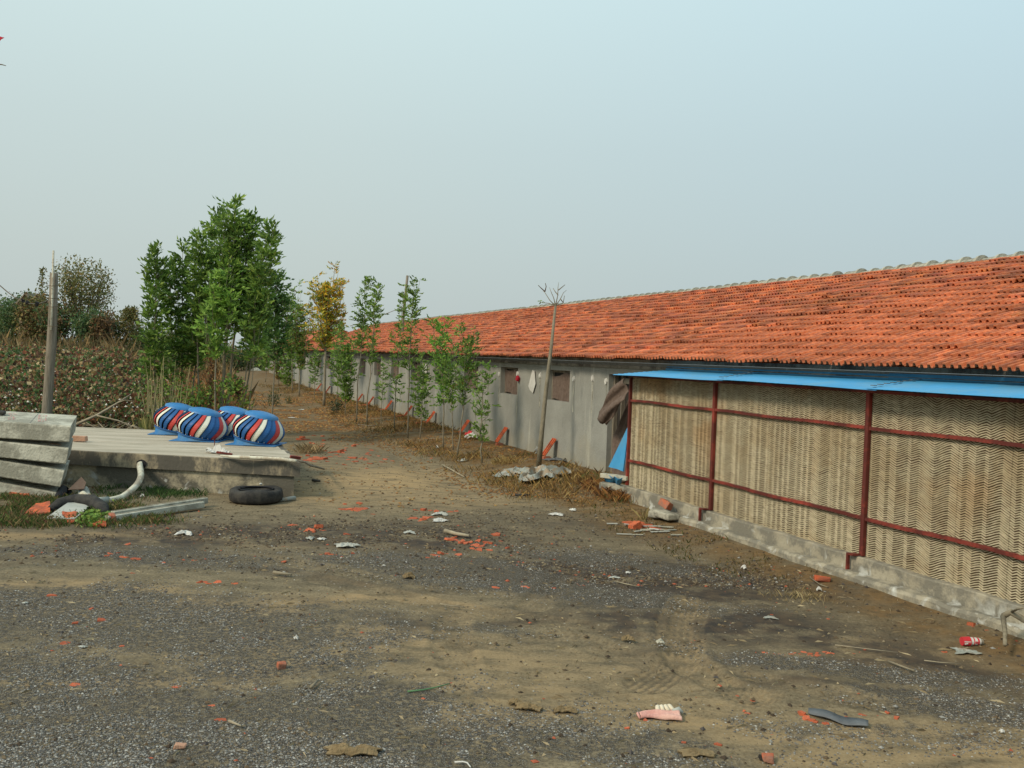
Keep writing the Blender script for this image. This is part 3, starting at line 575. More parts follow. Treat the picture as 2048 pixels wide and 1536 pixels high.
# pads: stacked zigzag flutes, each pad one piece
def pad(a0, a1, z0, z1):
    ca = .047; n_ = int((a1 - a0) / ca); rz = .0235; nr = int((z1 - z0 + .10) / rz); aa = a0 + (a1 - a0) * np.arange(n_ + 1) / n_
    off = np.zeros(n_ + 1); s = 1
    hold = 0
    for i in range(1, n_ + 1):
        off[i] = off[i - 1] + s * .020 * (.75 + .5 * rng.random())
        if rng.random() < .86 or abs(off[i]) > .032: s = -1 if off[i] > 0 and rng.random() < .9 else (1 if off[i] < 0 and rng.random() < .9 else -s)
    Vv = []; Fv = []; Cv = []; b = 0
    A, Z = np.meshgrid(aa, z0 - .05 + rz * (np.arange(nr) + .5)); ph = (fbm(A * 1.0, Z * 3, .5, 77) - .5) * .02
    Zf = Z + off[None] + ph + rng.normal(0, .0008, Z.shape); pf = PP - .002 + rng.normal(0, .0015, Z.shape)
    hgt_ = .0105 + .0015 * rng.normal(0, 1, Z.shape)
    lay = [(PP + .012 + 0 * Z, Zf + .001), (pf, Zf), (pf, Zf + hgt_), (PP + .012 + 0 * Z, Zf + hgt_ - .001)]
    Vv = np.stack([np.stack([p, A, z], -1) for p, z in lay], 0)           # 4, nr, n+1, 3
    idx = np.arange(4 * nr * (n_ + 1)).reshape(4, nr, n_ + 1); Fs = []
    for l in range(3): Fs.append(np.stack([idx[l, :, :-1], idx[l, :, 1:], idx[l + 1, :, 1:], idx[l + 1, :, :-1]], -1).reshape(-1, 4))
    tone = (.80 + .26 * fbm(A, Z, .9, 14) + .22 * rng.random(Z.shape)) * (.96 + .08 * (vnoise(A, Z * .06, .25, 19)));  c = np.stack([tone] * 3, -1)
    c = c * np.array([1.0, 1.0, 1.0]); warm = sstep(.62, .8, fbm(A, Z * .8, .8, 31))[..., None] * sstep(z0, z1, Z)[..., None]; c = c * (1 - warm * np.array([0, .22, .4]))
    C = np.broadcast_to(c[None], (4, nr, n_ + 1, 3)).reshape(-1, 3)
    o = link('cooling_pad', mesh_np('cooling_pad', Vv.reshape(-1, 3), np.concatenate(Fs), M['pad'], C), pads)
    MB().box(PP + .0125, PP + .06, a0, a1, z0, z1).build('core', M['pad_core'], o)  # dark backing close behind the flutes, painted as cavity shade
for i in range(len(posts) - 1):
    w3 = (posts[i + 1] - posts[i]) / 5
    for k in range(5): pad(posts[i] + k * w3 + .003, posts[i] + (k + 1) * w3 - .003, .285, 2.06)
for k in range(3): pad(3.2 + k * .6, 3.8 + k * .6 - .006, .285, 2.06)
for i, a in enumerate(posts):
    w = .027 if i < 3 else .02
    MB().box(PP - .055, PP - .008, a - w, a + w, .29, 2.06).build('post', M['red_steel'], pads, bevel=.004)
for zz in (.70, 1.685):
    segs = [3.2] + posts
    for s_, e_ in zip(segs[:-1], segs[1:]):
        b = MB(); nn = 14
        for k in range(nn):
            a0_ = s_ + .034 + (e_ - s_ - .068) * k / nn; a1_ = s_ + .034 + (e_ - s_ - .068) * (k + 1) / nn - .002; dz = .006 * math.sin(a0_ * 3.1) + random.gauss(0, .0015); b.box(PP - .05, PP - .009, a0_, a1_, zz - .017 + dz, zz + .019 + dz)
        b.build('rail', M['red_steel'], pads)
MB().box(PP - .075, PP + .05, 3.2, 13.55, 2.063, 2.098).build('top_rail', M['red_steel'], pads, bevel=.004)
for a in (11.06, 8.06):
    MB().box(7.0, 7.035, a + .05, a + .075, .04, .31).box(7.0, PP - .057, a - .03, a + .049, .29, .31).build('anchor_bracket', M['red_steel'], pads)
# awning: three overlapping corrugated sheets
def sheet(a0f, a1f, sk0, sk1, z_add, P0=6.83, P1=7.84, rough_left=False):
    b = MB(); nn = max(2, int((a1f - a0f) / .028))
    def fn(u, v):
        a0 = a0f + sk0 * v; a1 = a1f + sk1 * v; a = a0 + (a1 - a0) * u; P_ = P0 + (P1 - P0) * v
        # edge runs of the sheet stay ribbed across their length
        z = 2.100 + .095 * v + z_add + .006 * math.sin(P_ / .09 * 6.283) + .012 * (float(vnoise(a, 0, 1.2, 15)) - .5) * 2 * (1 - v)
        return (P_ + (.012 * math.sin(v * 40) if u > .999 and rough_left else 0), a, z)
    b.grid(fn, nn // 4, 44); return b.build('awning_sheet', M['blue'], pads, smooth=False, solid=.003)
sheet(10.42, 13.62, .55, .0, .0, rough_left=True); sheet(7.6, 10.56, .3, .55, .012); sheet(2.6, 7.74, 0, .3, .024)
for a0_, a1_, zt in ((12.0, 13.68, 2.262), (8.55, 12.0, 2.27), (3.0, 8.55, 2.285)):
    b = MB(); b.add([(7.845, a0_, 2.19), (7.87, a0_, zt), (7.845, a1_, 2.20), (7.87, a1_, zt - .004)], [(0, 1, 3, 2)]); b.build('flashing', M['blue'], pads, solid=.004)
# bolts heads along the sheet joints: small folded tabs
for jf, sk in ((10.52, .55), (7.70, .3)):
    b = MB()
    for k in range(8):
        v = .08 + k / 8.5; P_ = 6.83 + 1.01 * v; a = jf + sk * v; z = 2.118 + .095 * v + .01; b.box(P_ - .022, P_ + .022, a - .02, a + .03, z + .012, z + .020)
    b.build('joint_tab', M['slate'], pads)

# things by the doorway
cu = MB()
def cloth_fn(u, v):
    top = onP(1253, 757, 7.45); z0, z1 = .18, 2.0; z = z1 + (z0 - z1) * v
    wid = .12 + .62 * min(1, v * 1.7); a = 14.25 + .95 * u * (wid / .74) + .05 * math.sin(v * 7 + u * 3)
    return B(7.62 + .05 * math.sin(u * 12 + v * 3) + .02 * math.sin(u * 31 + v * 9) + .12 * (1 - v) * u, a, z + .03 * math.sin(u * 9) * v)
cu.grid(cloth_fn, 26, 30)
o = cu.build('door_curtain', M['cloth_brown'], None, smooth=True, solid=.006); tag(o, 'brown felt curtain hanging in the shed doorway beside the cooling pads', 'curtain')
fl = MB()
pA, pB, pC, pD = onP(1250, 757, 7.40), onP(1194, 824, 7.30), onP(1212, 848, 7.30), onP(1254, 800, 7.36)
def flap(u, v):
    top = pA.lerp(pD, u); bot = pB.lerp(pC, u); p = top.lerp(bot, v); n_ = Vector((-CY, -SY, 0))
    return p + n_ * (.05 * math.sin(u * 8 + v * 5) + .05 * math.sin(v * 3.14)) + Vector((0, 0, -.10 * math.sin(u * 3.14) * (v - .2))) + Vector((0, 0, .02 * math.sin(u * 19 + v * 7)))
fl.grid(flap, 14, 16); fo = fl.build('folded_flap', M['cloth_brown'], o, smooth=True, solid=.008)
# leaning blue panel
b = MB(); T1, T2, B1, B2 = onP(1258, 848, 7.33), onP(1254, 940, 7.30), onP(1217, 934, 7.20), onP(1246, 943, 7.20)
n_ = Vector((CY, SY, 0)) * .02; mid = onP(1234, 938, 7.18); tp2 = T1 + Vector((0, 0, -.02))
b.add([B1, mid, T1, B2, tp2, B1 + n_, mid + n_, T1 + n_, B2 + n_], [(0, 1, 2), (1, 3, 2), (5, 7, 6), (6, 7, 8), (0, 2, 7, 5), (0, 5, 6, 1), (1, 6, 8, 3)])
o = b.build('leaning_blue_sheet', M['blue']); tag(o, 'bright blue folded metal sheet leaning in the corner between doorway and cooling pads', 'metal sheet')
# low blocks and crumpled blue sheet below it
o = MB(); p0 = onP(1212, 950, 7.0); p1 = onP(1249, 957, 7.0)
def rough_block(name, c, dims, rot, mt, seed=0, bevel=.008, jitter=.01):
    r_ = random.Random(seed); b = MB(); x_, y_, z_ = [d / 2 for d in dims]; n1 = 3
    vs = []; 
    import itertools
    for sx_ in (-1, 1):
        for sy_ in (-1, 1):
            for sz_ in (-1, 1): vs.append(((sx_ * x_ + r_.uniform(-jitter, jitter)), (sy_ * y_ + r_.uniform(-jitter, jitter)), (sz_ * z_ + r_.uniform(-jitter, jitter))))
    idx = {(-1, -1, -1): 0, (-1, -1, 1): 1, (-1, 1, -1): 2, (-1, 1, 1): 3, (1, -1, -1): 4, (1, -1, 1): 5, (1, 1, -1): 6, (1, 1, 1): 7}
    b.add(vs, [(0, 1, 3, 2), (4, 6, 7, 5), (0, 4, 5, 1), (2, 3, 7, 6), (0, 2, 6, 4), (1, 5, 7, 3)])
    o = b.build(name, mt, bevel=bevel); o.location = c; o.rotation_euler = rot; return o
pm = (p0 + p1) / 2
o = rough_block('kerb_block', pm + Vector((0, 0, 0)), (.10, .52, .07), (0, .02, YAW + math.radians(28)), M['cement'], 3); tag(o, 'rough pale mortar ledge under the leaning blue panel', 'ledge')
o = rough_block('kerb_block', (*(pm.xy), .13), (.10, .56, .30), (0, 0, YAW + math.radians(28)), M['cement'], 4)
o.name = 'ledge_base'; tag(o, 'crumbling mortar footing below the pale ledge', 'footing')
b = MB(); q0, q1, q2, q3 = G(1205, 978), G(1240, 985), onP(1243, 957, 6.9), onP(1212, 951, 6.9)
b.grid(lambda u, v: (q0.lerp(q1, u)).lerp(q3.lerp(q2, u), v) + Vector((.02 * math.sin(u * 9 + v * 5), -.04 * math.sin(u * 7 + v * 11), .02 * math.sin(u * 13))), 10, 8)
tag(b.build('blue_sheet', M['blue'], solid=.004), 'crumpled blue sheet half buried in weeds below the ledge', 'metal sheet')
p = G(1217, 985); b = MB(); b.grid(lambda u, v: p + Vector(((u - .5) * .14, (v - .5) * .12, .07 * math.exp(-((u - .5) ** 2 + (v - .5) ** 2) * 14) * (1 + .5 * math.sin(u * 20 + v * 14)))), 10, 8)
tag(b.build('plastic_bag', M['white'], smooth=False, solid=.002), 'small crumpled white bag under the crumpled blue sheet', 'bag')
# brick and stones at the plinth
p = onP(1331, 1008, 6.9); o = rough_block('brick', p, (.12, .20, .11), (.25, .35, YAW + .3), M['brick'], 9); tag(o, 'red brick end propped against the pad plinth on a stone', 'brick')
o = rough_block('stone_block', onP(1328, 1026, 6.78) + Vector((0, -.02, -.02)), (.22, .42, .09), (.05, .03, YAW + .2), M['cement'], 10, bevel=.02); tag(o, 'flat grey stone holding up the brick by the pad plinth', 'stone')
o = rough_block('stone_block', onP(1310, 1029, 6.7), (.14, .16, .10), (0, .1, YAW + .7), M['cement'], 12, bevel=.02); tag(o, 'small pale stone under the flat stone by the pad plinth', 'stone')

# ---------------------------------------------------------------- tiles leaning on the shed wall
lt_px = [(1101, 'ground vent nearest the bare sapling'), (1005, 'second ground vent from the doorway'), (930, 'third ground vent, behind the leaning sapling'), (862, 'fourth ground vent behind the leafy saplings'), (817, 'fifth ground vent'), (777, 'sixth ground vent'), (741, 'seventh ground vent, beside the kinked sapling'), (719, 'eighth ground vent'), (655, 'ninth ground vent behind the yellow tree'), (637, 'tenth ground vent')]
for k, (X, where) in enumerate(lt_px):
    a = a_at(X, 7.72); c = B(7.62, a); gz = float(height(c.x, c.y)); t = empty('leaning_tile', (c.x, c.y, gz), YAW)
    tag(t, 'orange clay tile leaning on the wall over the ' + where, 'roof tile', 'clay tiles leaning over the wall vents')
    b = MB(); z0_ = .08 if k < 2 else .03; b.bar((-.02, 0, z0_), (.23, 0, z0_ + .36), .19, .022, up=(0, 0, 1)); b.bar((-.035, -.05, z0_ + .01), (.215, -.05, z0_ + .37), .03, .025); b.bar((-.035, .05, z0_ + .01), (.215, .05, z0_ + .37), .03, .025)
    b.build('clay_tile', M['tile_loose'], t)
    b = MB(); b.box(-.05, .12, -.10, .0, -.02, .065); b.build('brick', M['brick'], t, bevel=.006)
    if k in (3, 4, 5, 6):
        b = MB(); b.bar((-.34, .02, .02), (-.08, .0, .07), .16, .02); b.build('clay_tile', M['tile_loose'], t)

print('roof+pads done')

# ---------------------------------------------------------------- farther shed beyond the gap
s2 = empty('far_shed', (0, 0, 0), YAW); tag(s2, 'distant pale shed with a red roof at the end of the track behind the saplings', 'shed')
MB().box(9.0, 17, 72, 90, -.3, 2.4).build('wall', M['render'], s2)
b = MB(); b.add([(8.6, 71.7, 2.35), (12.3, 71.7, 4.2), (17.4, 71.7, 2.35), (8.6, 90.3, 2.35), (12.3, 90.3, 4.2), (17.4, 90.3, 2.35)], [(0, 3, 4, 1), (1, 4, 5, 2), (0, 1, 2), (3, 5, 4)]); b.build('roof', M['tile_loose'], s2)
for k in range(5): MB().box(8.92, 8.998, 73.5 + 3 * k, 74.8 + 3 * k, 1.3, 2.0).build('window', M['interior'], s2)

# ---------------------------------------------------------------- concrete platform
DZ = .57
FR, FL, BL, BR = G(600, 924, DZ), G(-260, 880, DZ), G(-150, 842, DZ), G(545, 870, DZ)
def slabshape(z0, z1, inset, mt, name, parent, n_=60, amp=.012):
    c = (FR + FL + BL + BR) / 4; q = [Vector((p.x, p.y, 0)) for p in (FL, FR, BR, BL)]; cc = Vector((c.x, c.y, 0))
    q = [p + ((cc - p).normalized() * inset) for p in q]; b = MB(); ring = []
    for i in range(4):
        p, r = q[i], q[(i + 1) % 4]; nrm = (r - p).cross(Vector((0, 0, 1))).normalized()
        for k in range(n_):
            t = k / n_; w = p.lerp(r, t); e = amp * (float(vnoise(w.x * 4, w.y * 4, 1, 3)) - .5) * 2; ring.append(w + nrm * e)
    N_ = len(ring); e2 = [amp * .5 * (float(vnoise(w.x * 7, w.y * 7, 1, 6)) - .5) for w in ring]
    vs = [(w.x, w.y, z0) for w in ring] + [(w.x, w.y, z1 - .012 + e) for w, e in zip(ring, e2)] + [(w.x + (cc.x - w.x) * .004, w.y + (cc.y - w.y) * .004, z1) for w in ring]
    fs = [(i, (i + 1) % N_, N_ + (i + 1) % N_, N_ + i) for i in range(N_)] + [(N_ + i, N_ + (i + 1) % N_, 2 * N_ + (i + 1) % N_, 2 * N_ + i) for i in range(N_)] + [tuple(2 * N_ + i for i in range(N_))]
    b.add(vs, fs); return b.build(name, mt, parent)
plat = empty('concrete_platform', (0, 0, 0)); tag(plat, 'low stained concrete platform carrying the turbine ventilators', 'platform')
M['platwall'] = mat('platwall', (.34, .295, .20), (.47, .41, .285), 1.6, bump=.6, bscale=30, c3=(.12, .11, .085), f3=.17, s3=1.4)
M['platrim'] = mat('platrim', (.28, .235, .155), (.46, .38, .25), 2.2, bump=.5, bscale=30, c3=(.11, .10, .08), f3=.18, s3=2.0, stretch=(1, 1, .6))
add_efflorescence(M['platwall'], .35, .15, (.42, .42, .38), .60, .68, 3)
base_ = slabshape(-.2, .36, .12, M['platwall'], 'base', plat); rim_ = slabshape(.34, DZ, 0, M['platrim'], 'rim', plat)
# deck: boards/strips of screed, laid as separate long planks with fine joints
nb = 8
for k in range(nb):
    t0, t1 = k / nb, (k + 1) / nb
    f = lambda t, u: (FL.lerp(BL, t)).lerp(FR.lerp(BR, t), u)
    b = MB(); g0 = .0016; vs = []; z = DZ + .004 + random.uniform(0, .002)
    nn = 24; rag = [random.uniform(-.015, .03) for _ in range(2)]
    for i in range(nn + 1):
        u = i / nn * (.990 - rag[0] * .3)
        for t in (t0 + g0, t1 - g0):
            p = f(t, u); vs += [(p.x, p.y, DZ - .01), (p.x, p.y, z + .002 * math.sin(i * 1.7 + k))]
    fs = []
    for i in range(nn):
        a_ = i * 4; c_ = a_ + 4; fs += [(a_ + 1, c_ + 1, c_ + 3, a_ + 3), (a_, c_, c_ + 1, a_ + 1), (a_ + 3, c_ + 3, c_ + 2, a_ + 2)]
    fs += [(0, 1, 3, 2), (nn * 4, nn * 4 + 2, nn * 4 + 3, nn * 4 + 1)]
    b.add(vs, fs); b.build('deck_strip', M['deck'], plat)
# pipe hole: flat black patch on the front face, painted as the shade inside
ph = D(276, 938, 14.62); hole = MB()
fd = (FR - FL); fd.z = 0; fd.normalize(); up = Vector((0, 0, 1)); nrm = fd.cross(up).normalized()    # outward (towards the camera)
if nrm.y > 0: nrm = -nrm
fp = FL + fd * ((ph - FL).dot(fd)); fp.z = .405
hole.add([tuple(fp + fd * (.085 * math.cos(t) * (1 + .15 * math.sin(3 * t))) + up * (.078 * math.sin(t)) + nrm * .016) for t in [k * math.pi / 6 for k in range(12)]], [tuple(range(12))]); hole.build('pipe_hole', M['black'], plat)
hp = fp + nrm * .01
# white pipe out of the hole
pts = [hp + nrm * .0, hp + nrm * .06 + Vector((0, 0, -.01)), D(282, 950, 14.30), D(276, 966, 14.15), D(262, 981, 13.9), D(243, 995, 13.6), D(222, 1004, 13.35), D(200, 1009, 13.2)]
sm = []
for i in range(len(pts) - 1):
    for k in range(4):
        t = k / 4; p0_, p1_, p2_, p3_ = pts[max(i - 1, 0)], pts[i], pts[i + 1], pts[min(i + 2, len(pts) - 1)]
        sm.append(.5 * ((2 * p1_) + (p2_ - p0_) * t + (2 * p0_ - 5 * p1_ + 4 * p2_ - p3_) * t * t + (3 * p1_ - p0_ - 3 * p2_ + p3_) * t ** 3))
sm.append(pts[-1])
sm = [Vector((p.x, p.y, max(p.z, float(height(p.x, p.y)) + .045))) for p in sm]
o = MB().tube(sm, .048, 12).build('drain_pipe', M['pvc'], smooth=True); tag(o, 'curved white plastic pipe coming out of the hole in the platform', 'pipe')
o = MB().tube([sm[-4] + Vector((0, 0, .002)), sm[-1], sm[-1] + (sm[-1] - sm[-2]).normalized() * .18], .056, 12).build('pipe_wrap', M['plastic_grey'], o, smooth=True)
e0 = sm[-1]
o = MB().tube([e0 + Vector((-.08, .02, .0)), D(180, 1000, 13.35), D(165, 988, 13.5)], [.045, .045, .05], 12).build('pipe_stub', M['pvc'], smooth=True); tag(o, 'short white pipe branch lying in the grass below the slab stack', 'pipe')

# brick and pipe on the deck
o = rough_block('brick', D(160, 879, 17.0), (.22, .11, .10), (0, 0, .1), M['brick_pale'], 21); p = G(160, 883, DZ + .01); o.location = (p.x, p.y, DZ + .062); tag(o, 'pale red brick lying on the platform behind the slab stack', 'brick')
z_ = DZ + .04
pp = [G(441, 911, z_), G(470, 914, z_), G(520, 916, z_), G(560, 918, z_), G(592, 922, z_)]
pp2 = [G(500, 912, z_ + .01), G(540, 915, z_), G(575, 918, z_), G(610, 924, .55), G(646, 937, .12)]
t = MB().tube(pp, [.012, .026, .03, .032, .024], 8).build('bent_tube', M['pvc'], smooth=True); tag(t, 'split white tube lying along the front edge of the platform', 'tube')
t = MB().tube(pp2[:4] + [D(622, 931, 14.6), D(634, 934, 14.7), G(648, 938, .08)], [.02, .025, .022, .02, .02, .018, .015], 8).build('bent_tube', M['wood'], smooth=True); tag(t, 'brown stick sticking out over the right corner of the platform', 'stick')
c = G(434, 906, DZ + .01); b = MB()
b.grid(lambda u, v: c + Vector(((u - .5) * .34 + .05 * math.sin(v * 7), (v - .5) * .22, .02 + .16 * max(0, math.sin(u * 9 + v * 4)) * math.exp(-((u - .4) ** 2 + (v - .5) ** 2) * 7) + .03 * math.sin(u * 23) * math.sin(v * 17))), 14, 10)
tag(b.build('plastic_bag', M['white'], solid=.003), 'crumpled white plastic bag on the front edge of the platform', 'bag')
c = G(445, 909, DZ + .012); tag(rough_block('rusty_scrap', c + Vector((.03, 0, .02)), (.26, .07, .04), (0, .1, .1), M['red_steel'], 5), 'rusty metal scrap beside the white bag on the platform', 'scrap')
tag(rough_block('rusty_scrap', G(590, 915, DZ + .03), (.16, .10, .05), (0, .1, .4), M['red_steel'], 6), 'rusty scrap on the corner of the platform', 'scrap')
c = G(429, 893, DZ + .01); tag(MB().tube([c, c + Vector((0, 0, .12))], .008, 5).build('steel_peg', M['red_steel']), 'thin rusty peg standing on the platform behind the white bag', 'peg')

# ---------------------------------------------------------------- turbine ventilators
def make_vent():
    r = empty('turbine_ventilator', (0, 0, 0))
    NV = 24; Rm, Hh = .465, .47
    tilt = math.radians(11); Rt = Matrix.Rotation(tilt, 4, 'Y')        # leans towards +x
    org = Vector((0, 0, .08))
    def T(x, y, z): return Rt @ Vector((x, y, z)) + org
    b = MB(); b.box(-.45, .45, -.38, .38, .0, .012); b.build('flange', M['blue_cap'], r, bevel=.003)
    # wedge collar between flange and tilted ring
    b = MB(); n_ = 40; vs = []
    for k in range(n_):
        t = 2 * math.pi * k / n_; p = T(.385 * math.cos(t), .385 * math.sin(t), 0); vs.append((.40 * math.cos(t), .40 * math.sin(t), .012)); 
        if p.z < .016: p.z = .016
        vs.append(tuple(p))
    b.add(vs, [(2 * k, (2 * k + 2) % (2 * n_), (2 * k + 3) % (2 * n_), 2 * k + 1) for k in range(n_)]); b.build('collar', M['blue_cap'], r, smooth=True)
    b = MB(); vs = []
    for k in range(n_):
        t = 2 * math.pi * k / n_
        for rr, zz in ((.385, -.01), (.415, -.01), (.415, .012), (.385, .012)): vs.append(tuple(T(rr * math.cos(t), rr * math.sin(t), zz)))
    fs = [(4 * k + j, (4 * k + 4) % (4 * n_) + j, (4 * k + 4) % (4 * n_) + (j + 1) % 4, 4 * k + (j + 1) % 4) for k in range(n_) for j in range(4)]
    b.add(vs, fs); b.build('ring', M['vane_blue'], r)
    def prof_(f):   # radius, height of the vane along its length
        z = .012 + f * (Hh - .05); rr = .385 + (Rm - .385) * math.sin(min(1, f / .42) * math.pi / 2) if f < .42 else Rm - (Rm - .30) * (1 - math.cos((f - .42) / .58 * math.pi / 2))
        return rr, z
    cols = ['vane_red', 'vane_white', 'vane_blue', 'vane_blue']; vmesh = {}
    for k in range(NV):
        b = MB(); nl = 10; vs = []
        for j in range(nl + 1):
            f = j / nl; rr, z = prof_(f); t0 = 2 * math.pi * k / NV + .42 * f ** 1.1
            for q, (dt, dr) in enumerate(((0, -.050), (.012, -.022), (.09, -.006), (.20, .004), (.240, .003))): vs.append(tuple(T((rr + dr) * math.cos(t0 + dt), (rr + dr) * math.sin(t0 + dt), z)))
        fs = [(j * 5 + q, j * 5 + q + 1, j * 5 + 6 + q, j * 5 + 5 + q) for j in range(nl) for q in range(4)]
        b.add(vs, fs); b.build('vane', M[cols[(k + 3) % 4]], r, smooth=False)
    b = MB(); vs = [tuple(T(0, 0, Hh + .055))]; rings = ((.12, .048), (.22, .028), (.295, -.004), (.305, -.045))
    for rr, dz in rings:
        for k in range(n_): t = 2 * math.pi * k / n_; vs.append(tuple(T(rr * math.cos(t), rr * math.sin(t), Hh + dz)))
    fs = [(0, 1 + k, 1 + (k + 1) % n_) for k in range(n_)] + [(1 + j * n_ + k, 1 + (j + 1) * n_ + k, 1 + (j + 1) * n_ + (k + 1) % n_, 1 + j * n_ + (k + 1) % n_) for j in range(3) for k in range(n_)]
    b.add(vs, fs); b.build('cap', M['blue_cap'], r, smooth=True)
    b = MB(); vs = []
    for f in (0, .25, .5, .75, 1):
        rr, z = prof_(f)
        for k in range(24): t = 2 * math.pi * k / 24; vs.append(tuple(T((rr - .06) * math.cos(t), (rr - .06) * math.sin(t), z)))
    b.add(vs, [(j * 24 + k, j * 24 + (k + 1) % 24, (j + 1) * 24 + (k + 1) % 24, (j + 1) * 24 + k) for j in range(4) for k in range(24)]); b.build('inner_drum', M['black'], r, smooth=True)  # black shell added as painted shade behind the vane gaps
    b = MB()
    for k in range(NV):
        t = 2 * math.pi * (k + .5) / NV; p = T(.40 * math.cos(t), .40 * math.sin(t), .02); b.box(p.x - .006, p.x + .006, p.y - .006, p.y + .006, p.z, p.z + .010)
    o = b.build('rivets', M['vane_white'], r); o['kind'] = 'stuff'
    return r
v0 = make_vent()
vents = [(400, 880, 0.02, 'front ventilator resting against the one behind it, at the middle of the platform back'), (513, 888, -.05, ''), (352, 867, .12, ''), (462, 876, -.1, '')]
vl = ['striped blue red and white turbine ventilator in the front row, next to the white bag', 'striped turbine ventilator nearest the right corner of the platform', 'striped turbine ventilator in the back row beside the reeds', 'striped turbine ventilator mostly hidden between the two front ones']
for i, (X, Y, rz, _) in enumerate(vents):
    o = v0 if i == 0 else copy_tree(v0); p = G(X, Y, DZ + .012); o.location = (p.x, p.y, DZ + .012); o.rotation_euler = (0, 0, rz); tag(o, vl[i], 'turbine ventilator', 'turbine ventilators on the platform')

# ---------------------------------------------------------------- stack of precast slabs
def slab(pix, d0, d1, label, extra=0.0):
    """pix: front top left, front top right, front bottom right, front bottom left, back top left, back top right (pixels at depth d0 / d1)"""
    ftl, ftr, fbr, fbl, btl, btr = [D(*p, d0) if i < 4 else D(*p, d1) for i, p in enumerate(pix)]
    bbr = btr + (fbr - ftr); bbl = btl + (fbl - ftl); b = MB(); n_ = 46; vs = []
    for i in range(n_ + 1):
        t = i / n_; e = [.006 * random.gauss(0, 1) for _ in range(4)]
        f0, f1, k0, k1 = fbl.lerp(fbr, t), ftl.lerp(ftr, t), bbl.lerp(bbr, t), btl.lerp(btr, t); dn = (fbr - ftr).normalized(); dk = (btr - ftr).normalized()
        vs += [f0 + dk * (.012 + abs(e[0])), f0 - dn * (.012 + abs(e[1])), f1 + dn * (.012 + abs(e[2])), f1 + dk * (.012 + abs(e[3])), k1, k0]
    fs = [(i * 6 + k, i * 6 + 6 + k, i * 6 + 6 + (k + 1) % 6, i * 6 + (k + 1) % 6) for i in range(n_) for k in range(6)] + [(5, 4, 3, 2, 1, 0), tuple(n_ * 6 + k for k in range(6))]
    b.add(vs, [tuple(reversed(f)) for f in fs]); o = b.build('concrete_slab', M['slab']); tag(o, label, 'concrete slab', 'precast slabs stacked in front of the platform'); return o, (ftl, ftr, fbr, fbl, btl, btr)
s1_, c1 = slab([(-190, 829), (141.5, 852), (138, 885), (-190, 866), (-150, 812), (154, 831)], 13.5, 14.35, 'top concrete slab of the stack, with faded red stamps on its upper face')
slab([(-190, 863), (137, 897), (131, 929), (-190, 896), (-150, 850), (147, 876)], 13.52, 14.30, 'second concrete slab down in the stack')
slab([(-190, 890), (128, 942), (119.5, 975), (-190, 922), (-150, 868), (140, 921)], 13.55, 14.3, 'third concrete slab down, the lowest one clear of the grass')
slab([(-190, 930), (113, 986), (108, 1012), (-190, 962), (-150, 915), (122, 968)], 13.6, 14.2, 'bottom concrete slab of the stack, half sunk in the grass')
for (X, Y, w) in ((120, 890, .18), (100, 935, .12), (20, 888, .1)):
    o = rough_block('spacer_block', D(X, Y, 13.85), (w, .3, .05), (0, .05, 0), M['brick_pale'], int(X), jitter=.004); o.location.z -= .0; tag(o, {120: 'brick spacer under the top slab near its end', 100: 'spacer between the second and third slab', 20: 'spacer under the top slab by the picture edge'}[X], 'spacer')
# faded stamps: rows of short red strokes printed on the top face, a scribed line between them
ftl, ftr, fbr, fbl, btl, btr = c1; nn_ = (ftr - ftl).cross(btl - ftl).normalized(); nn_ = nn_ if nn_.z > 0 else -nn_
def onslab(X, v):
    x0_, x1_ = -190 + (40) * v, 141.5 + 12.5 * v; u = (X - x0_) / (x1_ - x0_); return ftl.lerp(ftr, u).lerp(btl.lerp(btr, u), v) + nn_ * .004
for X0, wpx in ((15, 17), (75, 18)):
    b = MB()
    for row in range(5):
        for k in range(4):
            if random.random() < .2: continue
            x0_ = X0 + k * wpx / 4 + random.uniform(0, 1) + row * .4; x1_ = x0_ + random.uniform(1.2, 3.6); v0_ = .2 + row * .13; v1_ = v0_ + random.uniform(.03, .09); b.add([onslab(x0_, v0_), onslab(x1_, v0_), onslab(x1_, v1_), onslab(x0_, v1_)], [(0, 1, 2, 3)])
            if random.random() < .6: b.add([onslab(x0_, v0_ - .04), onslab(x0_ + .8, v0_ - .04), onslab(x0_ + .8, v1_ + .03), onslab(x0_, v1_ + .03)], [(0, 1, 2, 3)]) if False else None
    b.build('red_stamp', M['pink_mark'], s1_)
b = MB(); b.add([onslab(59, 0.0), onslab(59.8, 0.0), onslab(77.8, 1), onslab(77, 1)], [(0, 1, 2, 3)]); b.build('scribed_line', M['slate'], s1_)
p = onslab(3, .55); tag(rough_block('dark_lump', p + Vector((0, 0, .03)), (.10, .12, .06), (0, 0, .3), M['rubber'], 33, bevel=.02), 'dark lump lying on the top slab', 'lump')

# ---------------------------------------------------------------- tyre, posts and rubbish by the slabs
tc_ = G(512, 1003); ty = empty('old_tyre', (tc_.x, tc_.y, tc_.z), 0.3); tag(ty, 'old black truck tyre lying flat in front of the platform corner', 'tyre')
pr = [(.235, .03), (.225, .06), (.215, .10), (.225, .15), (.245, .185), (.30, .205), (.35, .20), (.385, .18), (.398, .15), (.402, .10), (.398, .06), (.385, .03), (.35, .008), (.30, .0), (.25, .012)]
b = MB(); n_ = 72; vs = []
for k in range(n_):
    t = 2 * math.pi * k / n_
    for j, (r_, z) in enumerate(pr):
        g = -.007 if (7 <= j <= 11 and k % 3 == 0) else 0
        if j in (8, 10): g -= .006
        sq = 1 + .015 * math.sin(2 * t); vs.append(((r_ + g) * math.cos(t) * sq, (r_ + g) * math.sin(t) * sq, z + .012 * math.sin(t * 3) * (z / .2)))
